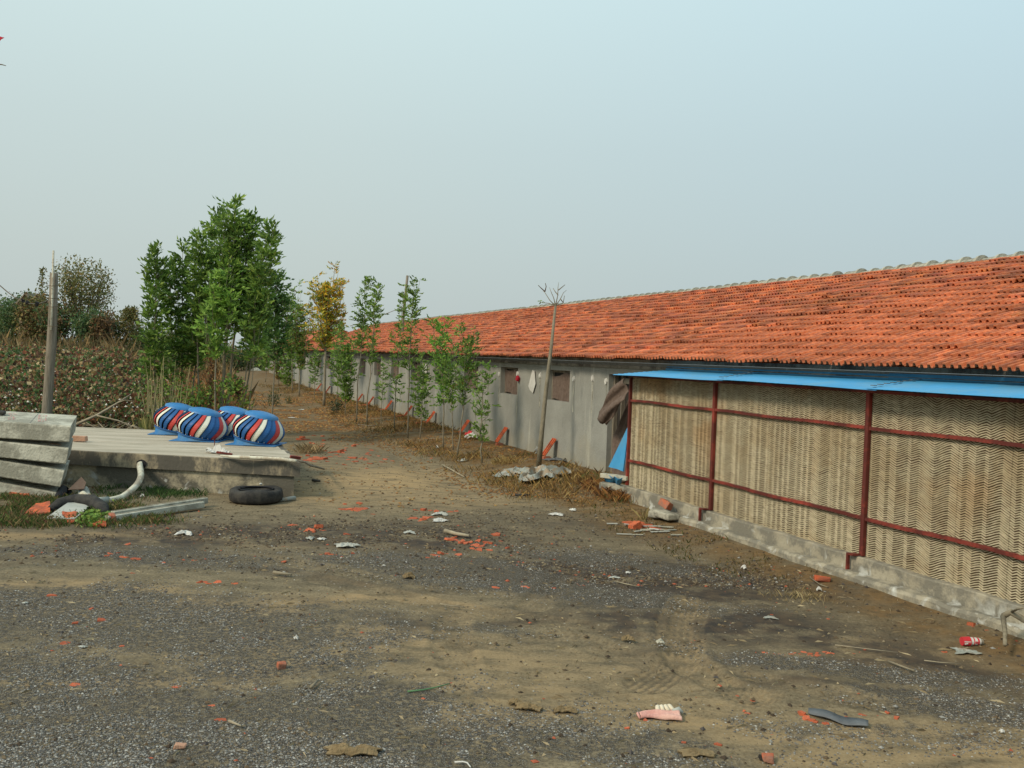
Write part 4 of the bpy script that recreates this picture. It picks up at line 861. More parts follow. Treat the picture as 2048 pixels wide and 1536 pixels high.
m_ = len(pr); b.add(vs, [(k * m_ + j, ((k + 1) % n_) * m_ + j, ((k + 1) % n_) * m_ + (j + 1) % m_, k * m_ + (j + 1) % m_) for k in range(n_) for j in range(m_)]); tb = b.build('tyre_casing', M['rubber'], ty, smooth=True)
b = MB(); n_ = 48; vs = []
for k in range(n_):
    t = 2 * math.pi * k / n_
    for r_, z in ((.232, .175), (.250, .190), (.262, .198), (.250, .205)): vs.append((r_ * math.cos(t), r_ * math.sin(t), z + .003))
b.add(vs, [(k * 4 + j, ((k + 1) % n_) * 4 + j, ((k + 1) % n_) * 4 + (j + 1) % 4, k * 4 + (j + 1) % 4) for k in range(n_) for j in range(4)]); b.build('bead', M['black'], ty, smooth=True)
tag(rough_block('paper_scrap', tc_ + Vector((-.02, .32, .225)), (.05, .03, .02), (.2, .3, 1), M['white'], 8), 'tiny white scrap on top of the tyre', 'scrap')
tag(MB().tube([G(556, 1004) + Vector((0, 0, .03)), G(590, 1001) + Vector((0, 0, .035))], [.03, .038], 8).build('plastic_tube', M['plastic_grey'], smooth=True), 'short pale tube end lying beside the tyre', 'tube')
pa, pb = G(213, 1047), G(405, 1019)
for k, (off, lab) in enumerate((((0, 0, .055), 'front grey concrete post of the pair lying on the ground by the tyre'), ((-.03, .24, .075), 'rear grey concrete post of the pair lying on the ground by the tyre'))):
    b = MB(); o3 = Vector(off); b.bar(pa + o3, pb + o3 + Vector((.0, 0, .02)), .095, .085); o = b.build('concrete_post', M['slab'], bevel=.008); tag(o, lab, 'post')
    b = MB(); b.bar(pa + o3 + Vector((0, 0, .044)), pb + o3 + Vector((0, 0, .064)), .02, .004); b.build('groove', M['twig'], o)
tag(rough_block('post_end', pa + Vector((.03, .10, .05)), (.08, .22, .11), (0, .05, .5), M['brick'], 40, bevel=.01), 'rust brown block at the lower end of the grey posts', 'block')
# black tube heap, cardboard, tiles
pts = [G(100, 1027) + Vector((0, 0, .05)), G(118, 1022) + Vector((0, 0, .10)), G(150, 1019) + Vector((0, 0, .13)), G(182, 1022) + Vector((0, 0, .13)), G(205, 1029) + Vector((0, 0, .09)), G(209, 1036) + Vector((0, 0, .05))]
t = MB().tube(pts, [.05, .075, .09, .10, .085, .06], 10).build('inner_tube', M['rubber'], smooth=True); tag(t, 'black deflated rubber inner tube lying in the grass', 'inner tube')
b = MB(); pts = [G(115, 1000) + Vector((0, 0, .04)), G(126, 988) + Vector((0, 0, .06)), G(142, 992) + Vector((0, 0, .03))]; t = b.tube(pts, [.05, .08, .04], 8).build('black_bag', M['black'], smooth=True); tag(t, 'small black plastic bundle at the foot of the slab stack', 'bundle')
def panel(name, pix, z, mt, label, cat, th=.015, nz=8, amp=.006):
    q = [G(*p) for p in pix]; q = [Vector((p.x, p.y, p.z + zz)) for p, zz in zip(q, z)]; ph = random.random() * 9; b = MB()
    b.grid(lambda u, v: q[0].lerp(q[1], u).lerp(q[3].lerp(q[2], u), v) + Vector((0, 0, amp * math.sin(u * 6 + ph) * math.sin(v * 5 + ph))), nz, nz)
    o = b.build(name, mt, solid=th); tag(o, label, cat); return o
panel('cardboard_sheet', [(90, 1044), (150, 1046), (178, 1025), (140, 1020)], (.04, .05, .08, .12), M['cardboard'], 'pale grey sheet of board lying against the inner tube', 'board')
panel('roof_tile', [(48, 1032), (100, 1034), (100, 1020), (72, 1018)], (.03, .05, .11, .07), M['tile_loose'], 'orange tile left of the black inner tube', 'roof tile', .02)
panel('roof_tile', [(126, 1047), (148, 1049), (155, 1037), (124, 1036)], (.02, .03, .08, .08), M['tile_loose'], 'orange tile stub in front of the grey board', 'roof tile', .02)
panel('roof_tile', [(177, 1054), (212, 1056), (212, 1051), (180, 1049)], (.03, .03, .05, .05), M['tile_loose'], 'flat orange tile at the edge of the grass below the posts', 'roof tile', .03)
panel('roof_tile', [(18, 995), (58, 996), (56, 990), (20, 989)], (.04, .04, .07, .07), M['tile_loose'], 'orange tile in the grass under the slab stack', 'roof tile', .03)
pq = [D(136, 980, 13.9), D(168, 978, 13.9), D(172, 965, 14.1), D(163, 954, 14.2)]; b = MB(); b.add(pq, [(0, 1, 2, 3)]); o = b.build('torn_board', M['brick_pale'], solid=.01); tag(o, 'torn brown board with a red edge leaning on the platform face', 'board')
panel('plastic_sack', [(155, 1000), (185, 1003), (178, 990), (158, 988)], (.02, .02, .10, .12), M['plastic_grey'], 'pale crumpled sack beside the pipe stub', 'sack', .004, amp=.04)

# ---------------------------------------------------------------- poles and wires
def crooked_pole(name, px, depth, rads, mt, label, cat):
    pts = [D(x_, y_, depth) for x_, y_ in px]; o = MB().tube(pts, rads, 12).build(name, mt, smooth=True); tag(o, label, cat); return o, pts
pole, pp_ = crooked_pole('utility_pole', [(88, 905), (94, 820), (99, 745), (103, 690), (106, 620), (108, 546)], 20.4, [.125, .11, .10, .105, .092, .085], M['wood'], 'crooked weathered wooden pole standing between the slab stack and the cotton field', 'pole')
cpts = [D(102, 660, 20.28), D(104.5, 600, 20.28), D(106, 545, 20.28), D(107, 501, 20.28)]
MB().tube(cpts, [.022, .024, .024, .02], 8).build('conduit', M['pvc'], pole, smooth=True)
for Y in (570, 595, 612, 651): MB().tube([D(93, Y, 20.22), D(104, Y + 2, 20.18), D(116, Y + 1, 20.3)], .008, 5).build('tie_wire', M['twig'], pole)
def wire(name, px, depths, r_, mt, label, sag_=0):
    pts = [D(x_, y_, d_) for (x_, y_), d_ in zip(px, depths)]; o = MB().tube(pts, r_, 5).build(name, mt, smooth=True); tag(o, label, 'wire'); return o
w1 = wire('service_wire', [(-300, 480), (-60, 540), (0, 571), (14, 583), (30, 595), (44, 602), (58, 607), (75, 608), (88, 604), (97, 600)], [19, 19.6, 20, 20, 20, 20, 20, 20.1, 20.2, 20.3], .012, M['wood'], 'sagging cable tied to the crooked wooden pole')
for X, Y in ((46, 602), (54, 605), (74, 608)): tag(rough_block('cable_clip', D(X, Y, 20.0), (.07, .05, .07), (.3, .4, .3), M['black'], X, jitter=.02), {46: 'black cable joint farthest from the crooked pole', 54: 'middle black cable joint of the three', 74: 'black cable joint closest to the crooked pole'}[X], 'cable joint')
p2, _ = crooked_pole('far_pole', [(803, 720), (806, 640), (811, 590), (815, 551)], 44, [.08, .07, .065, .06], M['wood'], 'thin leaning pole rising behind the shed ridge', 'pole')
wire('thin_wire', [(812, 612), (760, 632), (718, 647), (700, 652)], [44, 44, 44, 44], .014, M['wood'], 'faint thin wire running down from the pole behind the ridge')
# red flag at the picture's left edge
fpole, _ = crooked_pole('flag_pole', [(-60, 1000), (-42, 300), (-36, 20)], 13.6, [.04, .03, .025], M['wood'], 'flag pole standing left of the slab stack', 'pole') if False else (None, None)
fo = MB(); q = [D(-60, 50, 9), D(6.5, 74, 9), D(2, 92, 9), D(-60, 120, 9)]; fo.grid(lambda u, v: q[0].lerp(q[1], u).lerp(q[3].lerp(q[2], u), v) + Vector((0, .04 * math.sin(u * 9 + v * 3), 0)), 12, 6)
flag = empty('red_flag', D(-62, 1400, 9)); flag.location.z = 0; tag(flag, 'red cloth flag whose tip shows at the upper left edge', 'flag')
def rel(o, par): o.parent = par; o.matrix_parent_inverse = par.matrix_basis.inverted()
bpy.context.view_layer.update()
c_ = fo.build('flag_cloth', M['cloth_red'], None, smooth=True, solid=.004); rel(c_, flag)
fx_ = D(-62, 50, 9); c_ = MB().tube([(fx_.x, fx_.y, 0), (fx_.x, fx_.y, fx_.z + .2)], .025, 8).build('flag_staff', M['wood'], None); rel(c_, flag)
c_ = MB().tube([D(-60, 140, 9), D(-20, 130, 9), D(-2, 128.5, 9), D(5, 129.5, 9), D(12, 131.5, 9)], [.006, .006, .006, .005, .003], 5).build('tie_string', M['twig'], None); rel(c_, flag)
print('platform etc done')

# ---------------------------------------------------------------- foliage tools
GREEN = [(.20, .32, .055), (.145, .25, .045), (.31, .42, .085), (.085, .16, .035), (.15, .25, .06)]
PG = [.28, .26, .14, .20, .12]
def leaf_mesh(name, centres, dirs, size, cols, wid=.42):
    """folded diamond leaves: centres (n,3) = leaf base, dirs unit (n,3)"""
    n_ = len(centres); r_ = rng.normal(0, 1, (n_, 3)); side = np.cross(dirs, r_); side /= np.linalg.norm(side, axis=1, keepdims=True) + 1e-9
    nrm = np.cross(side, dirs); w = (size * wid * .5)[:, None]; L_ = size[:, None]
    v0 = centres; v1 = centres + dirs * L_ * .45 + side * w + nrm * w * .25; v2 = centres + dirs * L_ - nrm * L_ * .08; v3 = centres + dirs * L_ * .45 - side * w + nrm * w * .25
    V_ = np.stack([v0, v1, v2, v3], 1).reshape(-1, 3); base = (np.arange(n_) * 4)[:, None, None]
    F_ = (np.array([[0, 1, 2], [0, 2, 3]])[None] + base).reshape(-1, 3)
    return mesh_np(name, V_, F_, M['leaf'], np.repeat(cols, 4, 0))
def unit(v): return v / (np.linalg.norm(v, axis=-1, keepdims=True) + 1e-9)
def compound(points, outdirs, leaflet, nleaf=7, droop=.35):
    """pinnate leaves: for each point a rachis with leaflets in pairs"""
    n_ = len(points); Lr = leaflet * (1.9 + .9 * rng.random(n_)); C = []; Dd = []; S = []
    up = np.array([0, 0, 1.]); side = unit(np.cross(outdirs, up[None] + rng.normal(0, .25, (n_, 3))))
    for k in range(nleaf):
        f = (k // 2 + 1) / (nleaf // 2 + 1) if k < nleaf - 1 else 1.0; sg = 1 if k % 2 else -1
        if k == nleaf - 1: sg = 0
        pos = points + outdirs * (Lr * f)[:, None] - up * (droop * Lr * f * f)[:, None]
        dr = unit(outdirs * (.9 if sg else 1) + side * sg * .7 + rng.normal(0, .25, (n_, 3)) - up * (.05 + .2 * droop))
        C.append(pos); Dd.append(dr); S.append(leaflet * (.75 + .5 * rng.random(n_)))
    return np.concatenate(C), np.concatenate(Dd), np.concatenate(S)
def sapling(base, path, crown, label, cat='sapling', name='sapling', group=None, leaflet=.10, n=60, pal=GREEN, pp=PG, r0=.028, nbr=8, spread=.45, bark='bark', warm=None, nleaf=7, lift_=1.0):
    """path: trunk points; crown: (z fraction where leaves begin); leaves along the stem and its steep side shoots"""
    t = empty(name, tuple(base)); tag(t, label, cat, group)
    n = int(n * (1.0 if name == 'young_ash_tree' else 1.45)); path = [Vector(p) - Vector(base) for p in path]; Ltot = sum((path[i + 1] - path[i]).length for i in range(len(path) - 1))
    def at(f):
        d = f * Ltot
        for i in range(len(path) - 1):
            l = (path[i + 1] - path[i]).length
            if d <= l or i == len(path) - 2: return path[i].lerp(path[i + 1], min(1, d / l))
            d -= l
    fine = [at(i / 14) + Vector((random.gauss(0, .008), random.gauss(0, .008), 0)) * (1 if 0 < i < 14 else 0) for i in range(15)]
    b = MB(); b.tube(fine, [r0 * (1 - .8 * i / 14) for i in range(15)], 6)
    shoots = [(crown, at, 1.0)]; pts = []; outs = []
    for k in range(nbr):
        f = crown + (1 - crown) * .86 * (k + random.random()) / nbr; p0 = at(f); az_ = random.random() * 6.28; ln = spread * (1.1 - .3 * (f - crown) / (1 - crown + 1e-6)) * random.uniform(.7, 1.2)
        d0 = Vector((math.cos(az_), math.sin(az_), .9)).normalized(); p1 = p0 + d0 * ln * .6; p2 = p1 + (d0 * .25 + Vector((0, 0, 1.0))).normalized() * ln * random.uniform(.9, 1.9) * lift_
        b.tube([p0, p1, p2], [r0 * .35, r0 * .25, .003], 4, cap=False)
        for q in range(max(2, int(n * .6 / max(nbr, 1)))):
            u = random.random() ** .7; pt = p0.lerp(p1, u * 2) if u < .5 else p1.lerp(p2, u * 2 - 1); a2 = random.random() * 6.28; pts.append(pt); outs.append(Vector((math.cos(a2), math.sin(a2), random.uniform(.2, 1.8))))
    for q in range(int(n * .4)):
        f = crown + (1 - crown) * random.random(); pt = at(f); a2 = random.random() * 6.28; pts.append(pt); outs.append(Vector((math.cos(a2), math.sin(a2), random.uniform(.3, 1.8) + (1.2 if f > .95 else 0))))
    b.build('trunk', M[bark], t, smooth=True)
    pts = np.array([tuple(p) for p in pts]); outs = unit(np.array([tuple(p) for p in outs]))
    C, Dd, S = compound(pts, outs, leaflet, nleaf)
    cols = pick_pal(len(C), pal, pp, .22)
    clump = .75 + .5 * vnoise(C[:, 0] * 3 + base[0] * 5, C[:, 2] * 3 + base[1], 1, 5); cols *= clump[:, None]
    if warm is not None:
        wf = warm(C); k = rng.random(len(C)) < wf; cols[k] = pick_pal(int(k.sum()), [(.80, .54, .05), (.66, .36, .05), (.52, .46, .07), (.40, .17, .045)], [.4, .2, .3, .1], .2)
    link('crown', leaf_mesh('crown', C, Dd, S, cols), t); return t
def gz(p): return Vector((p.x, p.y, float(height(p.x, p.y)) - .03))

# saplings planted along the wall (pixel of base, depth from the ground there, pixels up the stem)
def stem(pix):
    b_ = gz(G(*pix[0])); return b_, [b_] + [D(x_, y_, b_.y + .1 * i) for i, (x_, y_) in enumerate(pix[1:])]
GR = 'saplings planted along the shed wall'
def S(pix, label, **k):
    b_, pth = stem(pix); return sapling(b_, pth, k.pop('crown', .35), label, group=GR, **k)
S([(964, 925), (962, 860), (966, 790), (972, 735)], 'short leafy sapling with low branches, nearest the bare sapling', crown=.22, n=70, leaflet=.085, nbr=14, spread=.30, r0=.022)
S([(915, 911), (925, 830), (934, 760), (938, 688)], 'sapling leaning to the right with a dark bushy crown', crown=.42, n=120, leaflet=.095, nbr=14, spread=.5, r0=.022, pal=GREEN + [(.20, .09, .03)], pp=[.24, .28, .06, .28, .09, .05])
S([(907, 900), (904, 830), (899, 775), (896, 725)], 'thin sapling just beside the right-leaning one', crown=.4, n=45, leaflet=.09, nbr=8, spread=.3, r0=.018)
S([(886, 897), (887, 810), (882, 730), (880, 652)], 'tall bright green sapling with a full crown in front of the roof edge', crown=.33, n=130, leaflet=.10, nbr=16, spread=.45, r0=.022, pal=[(.20, .38, .06), (.14, .30, .05), (.30, .46, .09), (.09, .19, .04)], pp=[.35, .3, .2, .15])
S([(840, 877), (843, 830), (846, 780), (848, 735)], 'short bushy sapling with bright leaves against the grey wall', crown=.25, n=100, leaflet=.10, nbr=14, spread=.42, r0=.018)
S([(815.5, 876), (817, 790), (820, 700), (824, 630), (829, 568)], 'tallest slim sapling, its tip beside the pole behind the ridge', crown=.42, n=85, leaflet=.11, nbr=10, spread=.38, r0=.024)
S([(789, 861), (791, 790), (796, 720), (802, 650), (806, 590)], 'slim sapling standing just left of the tallest slim one', crown=.2, n=80, leaflet=.105, nbr=12, spread=.30, r0=.02)
S([(761, 850), (764, 800), (766, 760), (769, 722)], 'low thin sapling with sparse leaves and bare tips', crown=.3, n=34, leaflet=.10, nbr=10, spread=.35, r0=.015)
S([(734, 850), (735, 800), (737, 772), (741, 765), (742, 720), (748, 640), (755, 568)], 'sapling with a kinked stem and a tall narrow top', crown=.42, n=100, leaflet=.115, nbr=9, spread=.34, r0=.026)
S([(713, 845), (716, 770), (723, 690), (730, 620), (734, 566)], 'straight sapling whose narrow top stands beside the kinked one', crown=.48, n=100, leaflet=.115, nbr=9, spread=.34, r0=.024)
def warmf(C): return sstep(-.1, .7, fbm(C[:, 0] * 1.2 + 3, C[:, 2] * 1.1, .9, 17) - .25 + .12 * (C[:, 2] - 2.2)) * .75
S([(648, 812), (650, 740), (652, 660), (651, 575)], 'tree with yellow and orange autumn leaves, the broadest of the wall row', crown=.46, n=520, leaflet=.14, nbr=38, spread=1.25, r0=.07, lift_=.45, warm=warmf, pal=[(.24, .32, .05), (.40, .42, .07), (.15, .20, .04)], pp=[.5, .3, .2])
S([(690, 830), (692, 780), (690, 740), (694, 700)], 'bushy low sapling between the yellow tree and the straight sapling', crown=.15, n=190, leaflet=.12, nbr=22, spread=.6, r0=.02)
S([(672, 822), (676, 770), (680, 710), (682, 660)], 'sapling with a pale stem right beside the yellow tree', crown=.3, n=120, leaflet=.12, nbr=14, spread=.45, r0=.02)
S([(628, 800), (630, 760), (632, 730), (634, 705)], 'small thin sapling between the yellow tree and the far end', crown=.3, n=60, leaflet=.13, nbr=8, spread=.4, r0=.02)
S([(598, 793), (600, 740), (598, 680), (600, 622)], 'tall green and rust coloured tree hiding the far end of the shed', crown=.3, n=260, leaflet=.15, nbr=24, spread=.9, r0=.04, pal=GREEN + [(.24, .12, .035)], pp=[.22, .25, .1, .18, .1, .15])
S([(585, 786), (584, 720), (575, 660), (567, 605)], 'tall tree with a green crown beside the dense clump', crown=.35, n=260, leaflet=.16, nbr=24, spread=1.0, r0=.04)
S([(557, 772), (558, 745), (560, 720), (562, 690)], 'low rust tinged tree at the far end of the row', crown=.12, n=150, leaflet=.17, nbr=14, spread=.9, r0=.03, pal=GREEN + [(.28, .11, .04)], pp=[.2, .25, .1, .1, .1, .25])
S([(531, 764), (533, 735), (535, 700), (537, 665)], 'dark slim tree by the end of the track', crown=.2, n=140, leaflet=.17, nbr=12, spread=.8, r0=.03)
S([(575, 778), (577, 760), (578, 745), (580, 730)], 'small round green bush among the far saplings', crown=.05, n=110, leaflet=.14, nbr=12, spread=.7, r0=.02, cat='bush', name='bush')
# bare sapling
b_, pth = stem([(1077, 934), (1084, 860), (1092, 780), (1103, 690), (1111, 612)]); t = empty('bare_sapling', tuple(b_)); tag(t, 'bare leafless sapling with a few twigs at its top, rising out of grey plastic sheet', 'sapling')
pth = [p - b_ for p in pth]; b = MB(); b.tube(pth, [.058, .048, .041, .034, .024], 10); b.build('trunk', M['bark'], t, smooth=True)
top = pth[-1]; b = MB(); dpx = lambda X, Y: D(X, Y, b_.y + .4) - b_
for tw in ([(1111, 612), (1100, 600), (1090, 583), (1087, 580)], [(1111, 612), (1116, 590), (1117, 572), (1119, 562)], [(1111, 612), (1121, 598), (1128, 584), (1135, 578)], [(1111, 612), (1108, 596), (1102, 580), (1100, 572)], [(1111, 612), (1098, 606), (1085, 604), (1079, 601)], [(1090, 583), (1082, 577), (1076, 572)],
           [(1116, 590), (1111, 583), (1107, 575)], [(1121, 598), (1127, 605), (1130, 590)], [(1111, 612), (1120, 608), (1127, 606)], [(1117, 580), (1124, 574), (1131, 568)], [(1090, 583), (1092, 574), (1090, 568)]):
    q = [dpx(*a) + Vector((0, .1 * i * (1 if tw[0][0] > 1100 else -1), 0)) for i, a in enumerate(tw)]; b.tube(q, [.012 - .003 * i for i in range(len(q))], 5)
b.build('twigs', M['bark'], t, smooth=True)
q = np.array([tuple(dpx(1079, 601)), tuple(dpx(1082, 604)), tuple(dpx(1085, 603))]).repeat(3, 0); link('few_leaves', leaf_mesh('few_leaves', q, unit(rng.normal(0, 1, (9, 3))), np.full(9, .07), pick_pal(9, GREEN, PG)), t)

# dense clump of young ash trees behind the platform
def clump(px_base, px_top, depth, label, n=260, spread=.55, crown=.3, leaflet=.15, **k):
    b_ = Vector(D(px_base[0], px_base[1], depth)); b_.z = float(height(b_.x, b_.y)) - .03; tp = D(px_top[0], px_top[1], depth + .3); mid = b_.lerp(tp, .5) + Vector((random.gauss(0, .05), 0, 0))
    return sapling(b_, [b_, mid, tp], crown, label, cat='tree', name='young_ash_tree', group='young ash trees clumped behind the platform', n=n, spread=spread, leaflet=leaflet, nbr=k.pop('nbr', 26), lift_=.55, r0=k.pop('r0', .032), **k)
clump((312, 815), (314, 505), 23.0, 'ash tree nearest the cotton field, its crown reaching low', n=260, crown=.30, spread=.34)
clump((346, 815), (338, 530), 23.6, 'ash tree in the middle of the clump part beside the cotton field', n=170, crown=.30, spread=.36)
clump((360, 815), (366, 494), 23.8, 'ash tree whose tip stands just right of the field-side crown', n=170, crown=.36, spread=.26)
clump((402, 815), (403, 474), 23.4, 'slender ash tree at the near side of the tallest crown', n=230, crown=.44, spread=.34)
clump((418, 815), (436, 434), 24.2, 'ash tree tucked behind the thick trunks', n=240, crown=.46, spread=.5)
clump((437, 819), (473, 412), 23.0, 'tallest ash tree of the clump, with the thick double trunk', n=330, crown=.47, spread=.5, r0=.06)
clump((449, 819), (505, 440), 23.2, 'ash tree sharing the thick double trunk', n=290, crown=.47, spread=.48, r0=.05)
clump((468, 817), (544, 458), 22.8, 'ash tree leaning right, at the outer edge of the clump', n=240, crown=.47, spread=.36, r0=.022)
clump((478, 815), (520, 520), 24.5, 'ash tree with a low crown behind the leaning one', n=240, crown=.48, spread=.5)
clump((492, 824), (515, 600), 22.6, 'thin leaning stem with leaves only at its top', n=150, crown=.55, spread=.5, r0=.02)
clump((430, 815), (440, 560), 22.4, 'light green ash tree in the middle front of the clump', n=240, crown=.5, spread=.6, pal=[(.28, .44, .08), (.20, .34, .06), (.34, .50, .11), (.11, .22, .045)], pp=[.35, .3, .2, .15])
clump((372, 818), (400, 600), 24.0, 'low ash tree filling the middle of the clump', n=200, crown=.45, spread=.5)
clump((545, 800), (553, 560), 28, 'darker tree just beyond the clump', n=260, crown=.42, spread=.65, pal=[(.07, .15, .035), (.055, .115, .03), (.11, .20, .045)], pp=[.4, .3, .3])
# dry vine climbing one trunk, dead hanging leaves, low shoots
def leafcloud(name, label, cat, cen, rad, n_, size, pal, pp, hang=False, group=None, kind=None):
    pts = rng.normal(0, .5, (n_, 3)) * np.array(rad); dr = unit(rng.normal(0, 1, (n_, 3)) + (np.array([0, 0, -1.2]) if hang else np.array([0, 0, .3]))); t = empty(name, tuple(cen)); tag(t, label, cat, group, kind); link('leaves', leaf_mesh('leaves', pts, dr, size * (.6 + .8 * rng.random(n_)), pick_pal(n_, pal, pp, .3)), t)
    b = MB(); R_ = Vector(rad)
    for k in range(7): e_ = Vector((random.gauss(0, .35) * R_.x, random.gauss(0, .35) * R_.y, random.uniform(.2, .6) * R_.z)); b.tube([(random.gauss(0, .01), 0, -R_.z * .8), e_ * .4 + Vector((0, 0, -R_.z * .3)), e_], [.008, .006, .002], 4)
    b.build('stem', M['twig'], t); return t
RUST = [(.26, .12, .035), (.18, .08, .03), (.34, .20, .07), (.10, .05, .025)]
leafcloud('dry_vine', 'dry brown vine wrapped round a trunk of the ash clump', 'vine', D(423, 760, 22.9), (.16, .16, 1.1), 900, .06, RUST, [.3, .3, .2, .2], True)
leafcloud('dead_leaf_cluster', 'hanging cluster of dead dark leaves on the thin stems right of the thick trunk', 'dead leaves', D(478, 780, 22.6), (.10, .1, .35), 200, .07, [(.10, .04, .025), (.16, .06, .03)], [.5, .5], True)
leafcloud('low_shoot', 'leafy low shoot hanging beside the thick double trunk', 'shoot', D(462, 774, 22.5), (.32, .2, .28), 190, .13, GREEN, PG)
leafcloud('low_shoot', 'yellow green shoot between two thin stems behind the ventilators', 'shoot', D(486, 808, 22.4), (.16, .1, .30), 110, .09, [(.22, .27, .04), (.14, .20, .04)], [.5, .5])
leafcloud('low_shoot', 'leafy suckers at the foot of the ash clump above the ventilators', 'shoot', D(398, 798, 22.8), (.55, .3, .35), 420, .11, GREEN, PG)
leafcloud('low_shoot', 'light green suckers among the reed stems', 'shoot', D(335, 775, 22.9), (.8, .3, .55), 520, .10, GREEN + [(.14, .2, .04)], [.22, .25, .12, .16, .1, .15])
leafcloud('weed_tuft', 'dark green weed tuft standing on the track behind the ventilators', 'weed', G(547, 812) + Vector((0, 0, .28)), (.28, .25, .42), 420, .07, [(.05, .09, .03), (.035, .065, .025), (.08, .11, .04)], [.4, .3, .3])
leafcloud('weed_tuft', 'smaller green weed tuft farther along the track', 'weed', G(578, 808) + Vector((0, 0, .12)), (.16, .15, .2), 160, .06, [(.05, .09, .03), (.08, .11, .04)], [.5, .5])
leafcloud('weed_tuft', 'dark weed bush at the foot of the low bushy sapling', 'weed', G(674, 826) + Vector((0, 0, .25)), (.3, .25, .32), 320, .08, [(.05, .08, .035), (.08, .10, .04), (.05, .07, .05)], [.4, .3, .3])
# reeds
for i in range(34):
    X = random.choice([random.uniform(293, 308), random.uniform(296, 372)]); d_ = random.uniform(21.2, 23.4); b_ = D(X, 850, d_); b_.z = 0; h_ = random.uniform(1.1, 2.1); ln = random.gauss(0, .10); o = MB()
    o.tube([b_, b_ + Vector((ln * .5, 0, h_ * .5)), b_ + Vector((ln * 1.4, 0, h_))], [.012, .010, .004], 4)
    if random.random() < .4: o.tube([b_ + Vector((ln * .5, 0, h_ * .55)), b_ + Vector((ln * .5 + random.gauss(0, .12), 0, h_ * .8))], [.005, .002], 3)
    o = o.build('reed_stem', M['reed'] if 'reed' in M else M.setdefault('reed', mat('reed', (.30, .26, .12), (.42, .36, .19), 5, rand=.3)))
    tag(o, 'thin dry yellow stem standing behind the platform beside the cotton field', 'reed', 'dry reed stems behind the platform')
x = np.concatenate([rng.normal(302, 8, 1100), rng.uniform(290, 380, 900)]); yy = 20.0 + 2.5 * rng.random(len(x)); x = (x - 1024) / FPX * yy
tag(link('reed_grass', blades('reed_grass', x, yy, .25 + .55 * rng.random(len(x)), pick_pal(len(x), [(.30, .27, .10), (.16, .18, .05), (.22, .16, .07)], [.4, .35, .25]), .012, .25)), 'rank yellow green grass among the reed stems', kind='stuff')

# ---------------------------------------------------------------- brush pile behind the slabs
for i in range(46):
    X = random.uniform(150, 300); d_ = random.uniform(19.8, 21.5); c = D(X, 850, d_); c.z = random.uniform(.05, .55) * (1 - abs(X - 230) / 120); ln = random.uniform(.5, 1.6); an = random.gauss(0, .35) + random.choice([0, .5, -.2]); dx = Vector((math.cos(an), random.gauss(0, .3), math.sin(an))) * ln / 2; bend = Vector((0, 0, random.uniform(-.15, .25)))
    b = MB(); r_ = random.uniform(.006, .02); b.tube([c - dx, c - dx * .3 + bend * .7, c + dx * .4 + bend, c + dx], [r_, r_ * .9, r_ * .7, r_ * .3], 5)
    if random.random() < .5: b.tube([c + dx * .2 + bend * .9, c + dx * .6 + Vector((0, .1, random.uniform(.1, .35)))], [r_ * .5, .003], 4)
    o = b.build('cut_branch', M['dead'], smooth=True); tag(o, 'cut dry branch in the brush heap behind the slab stack', 'branch', 'cut branches heaped beside the cotton field')
b = MB(); b.tube([D(150, 850, 20.1), D(195, 830, 20.3), D(235, 806, 20.5), D(262, 788, 20.7)], [.035, .03, .02, .008], 6); b.tube([D(235, 806, 20.5), D(250, 800, 20.4), D(268, 802, 20.4)], [.012, .01, .004], 4)
tag(b.build('cut_branch', M['dead'], smooth=True), 'longest pale branch slanting up out of the brush heap', 'branch')
x = rng.uniform(-.475, -.36, 5000); y = rng.uniform(19.4, 21.6, 5000); x = x * y
tag(link('twig_litter', blades('twig_litter', x, y, .03 + .35 * rng.random(5000) ** 3, pick_pal(5000, [(.18, .13, .08), (.11, .075, .05), (.28, .22, .14), (.10, .11, .04)], [.4, .3, .15, .15]), .007, 1.6)), 'tangle of fine twigs under the cut branches', kind='stuff')

# ---------------------------------------------------------------- cotton field
def field_pts(n_, d0, d1, u0=-.62, u1=-.235, pw=1.0):
    y = d0 + (d1 - d0) * rng.random(n_) ** pw; x = (u0 + (u1 - u0) * rng.random(n_)) * y; k = toB(x, y)[0] < .2 + 1.2 * (fbm(x, y, 1.0, 88) - .5); return x[k], y[k]
CP = [(.065, .115, .035), (.11, .17, .05), (.20, .085, .045), (.13, .065, .035), (.34, .23, .10), (.06, .04, .028), (.48, .37, .20), (.28, .10, .05)]
CQ = [.24, .15, .15, .12, .12, .10, .08, .04]
Cs, Ds, Ss, Cc = [], [], [], []
for (n_, d0, d1, sz, hh) in ((46000, 21.0, 27, .085, .85), (42000, 27, 38, .12, .95), (36000, 38, 72, .20, 1.0)):
    x, y = field_pts(n_, d0, d1); row = (np.abs(((x * .94 + y * .34) / .85) % 1 - .5) * 2); z = height(x, y) + hh * (rng.random(len(x)) ** .55) * (.72 + .35 * row) * (.8 + .45 * vnoise(x, y, .6, 9))
    k = row > .15; x, y, z = x[k], y[k], z[k]
    Cs.append(np.stack([x, y, z], 1)); Ds.append(unit(rng.normal(0, 1, (len(x), 3)) + [0, 0, .4])); Ss.append(sz * (.6 + .8 * rng.random(len(x)))); c = pick_pal(len(x), CP, CQ, .3); Cc.append(c)
C, Dd, S_, c_ = map(np.concatenate, (Cs, Ds, Ss, Cc))
tag(link('cotton_plants', leaf_mesh('cotton_plants', C, Dd, S_, c_, .85)), 'field of withering cotton plants with red brown and green leaves', kind='stuff')
x, y = field_pts(1500, 21, 66, pw=1.2); z = height(x, y) + (.45 + .5 * rng.random(len(x)))
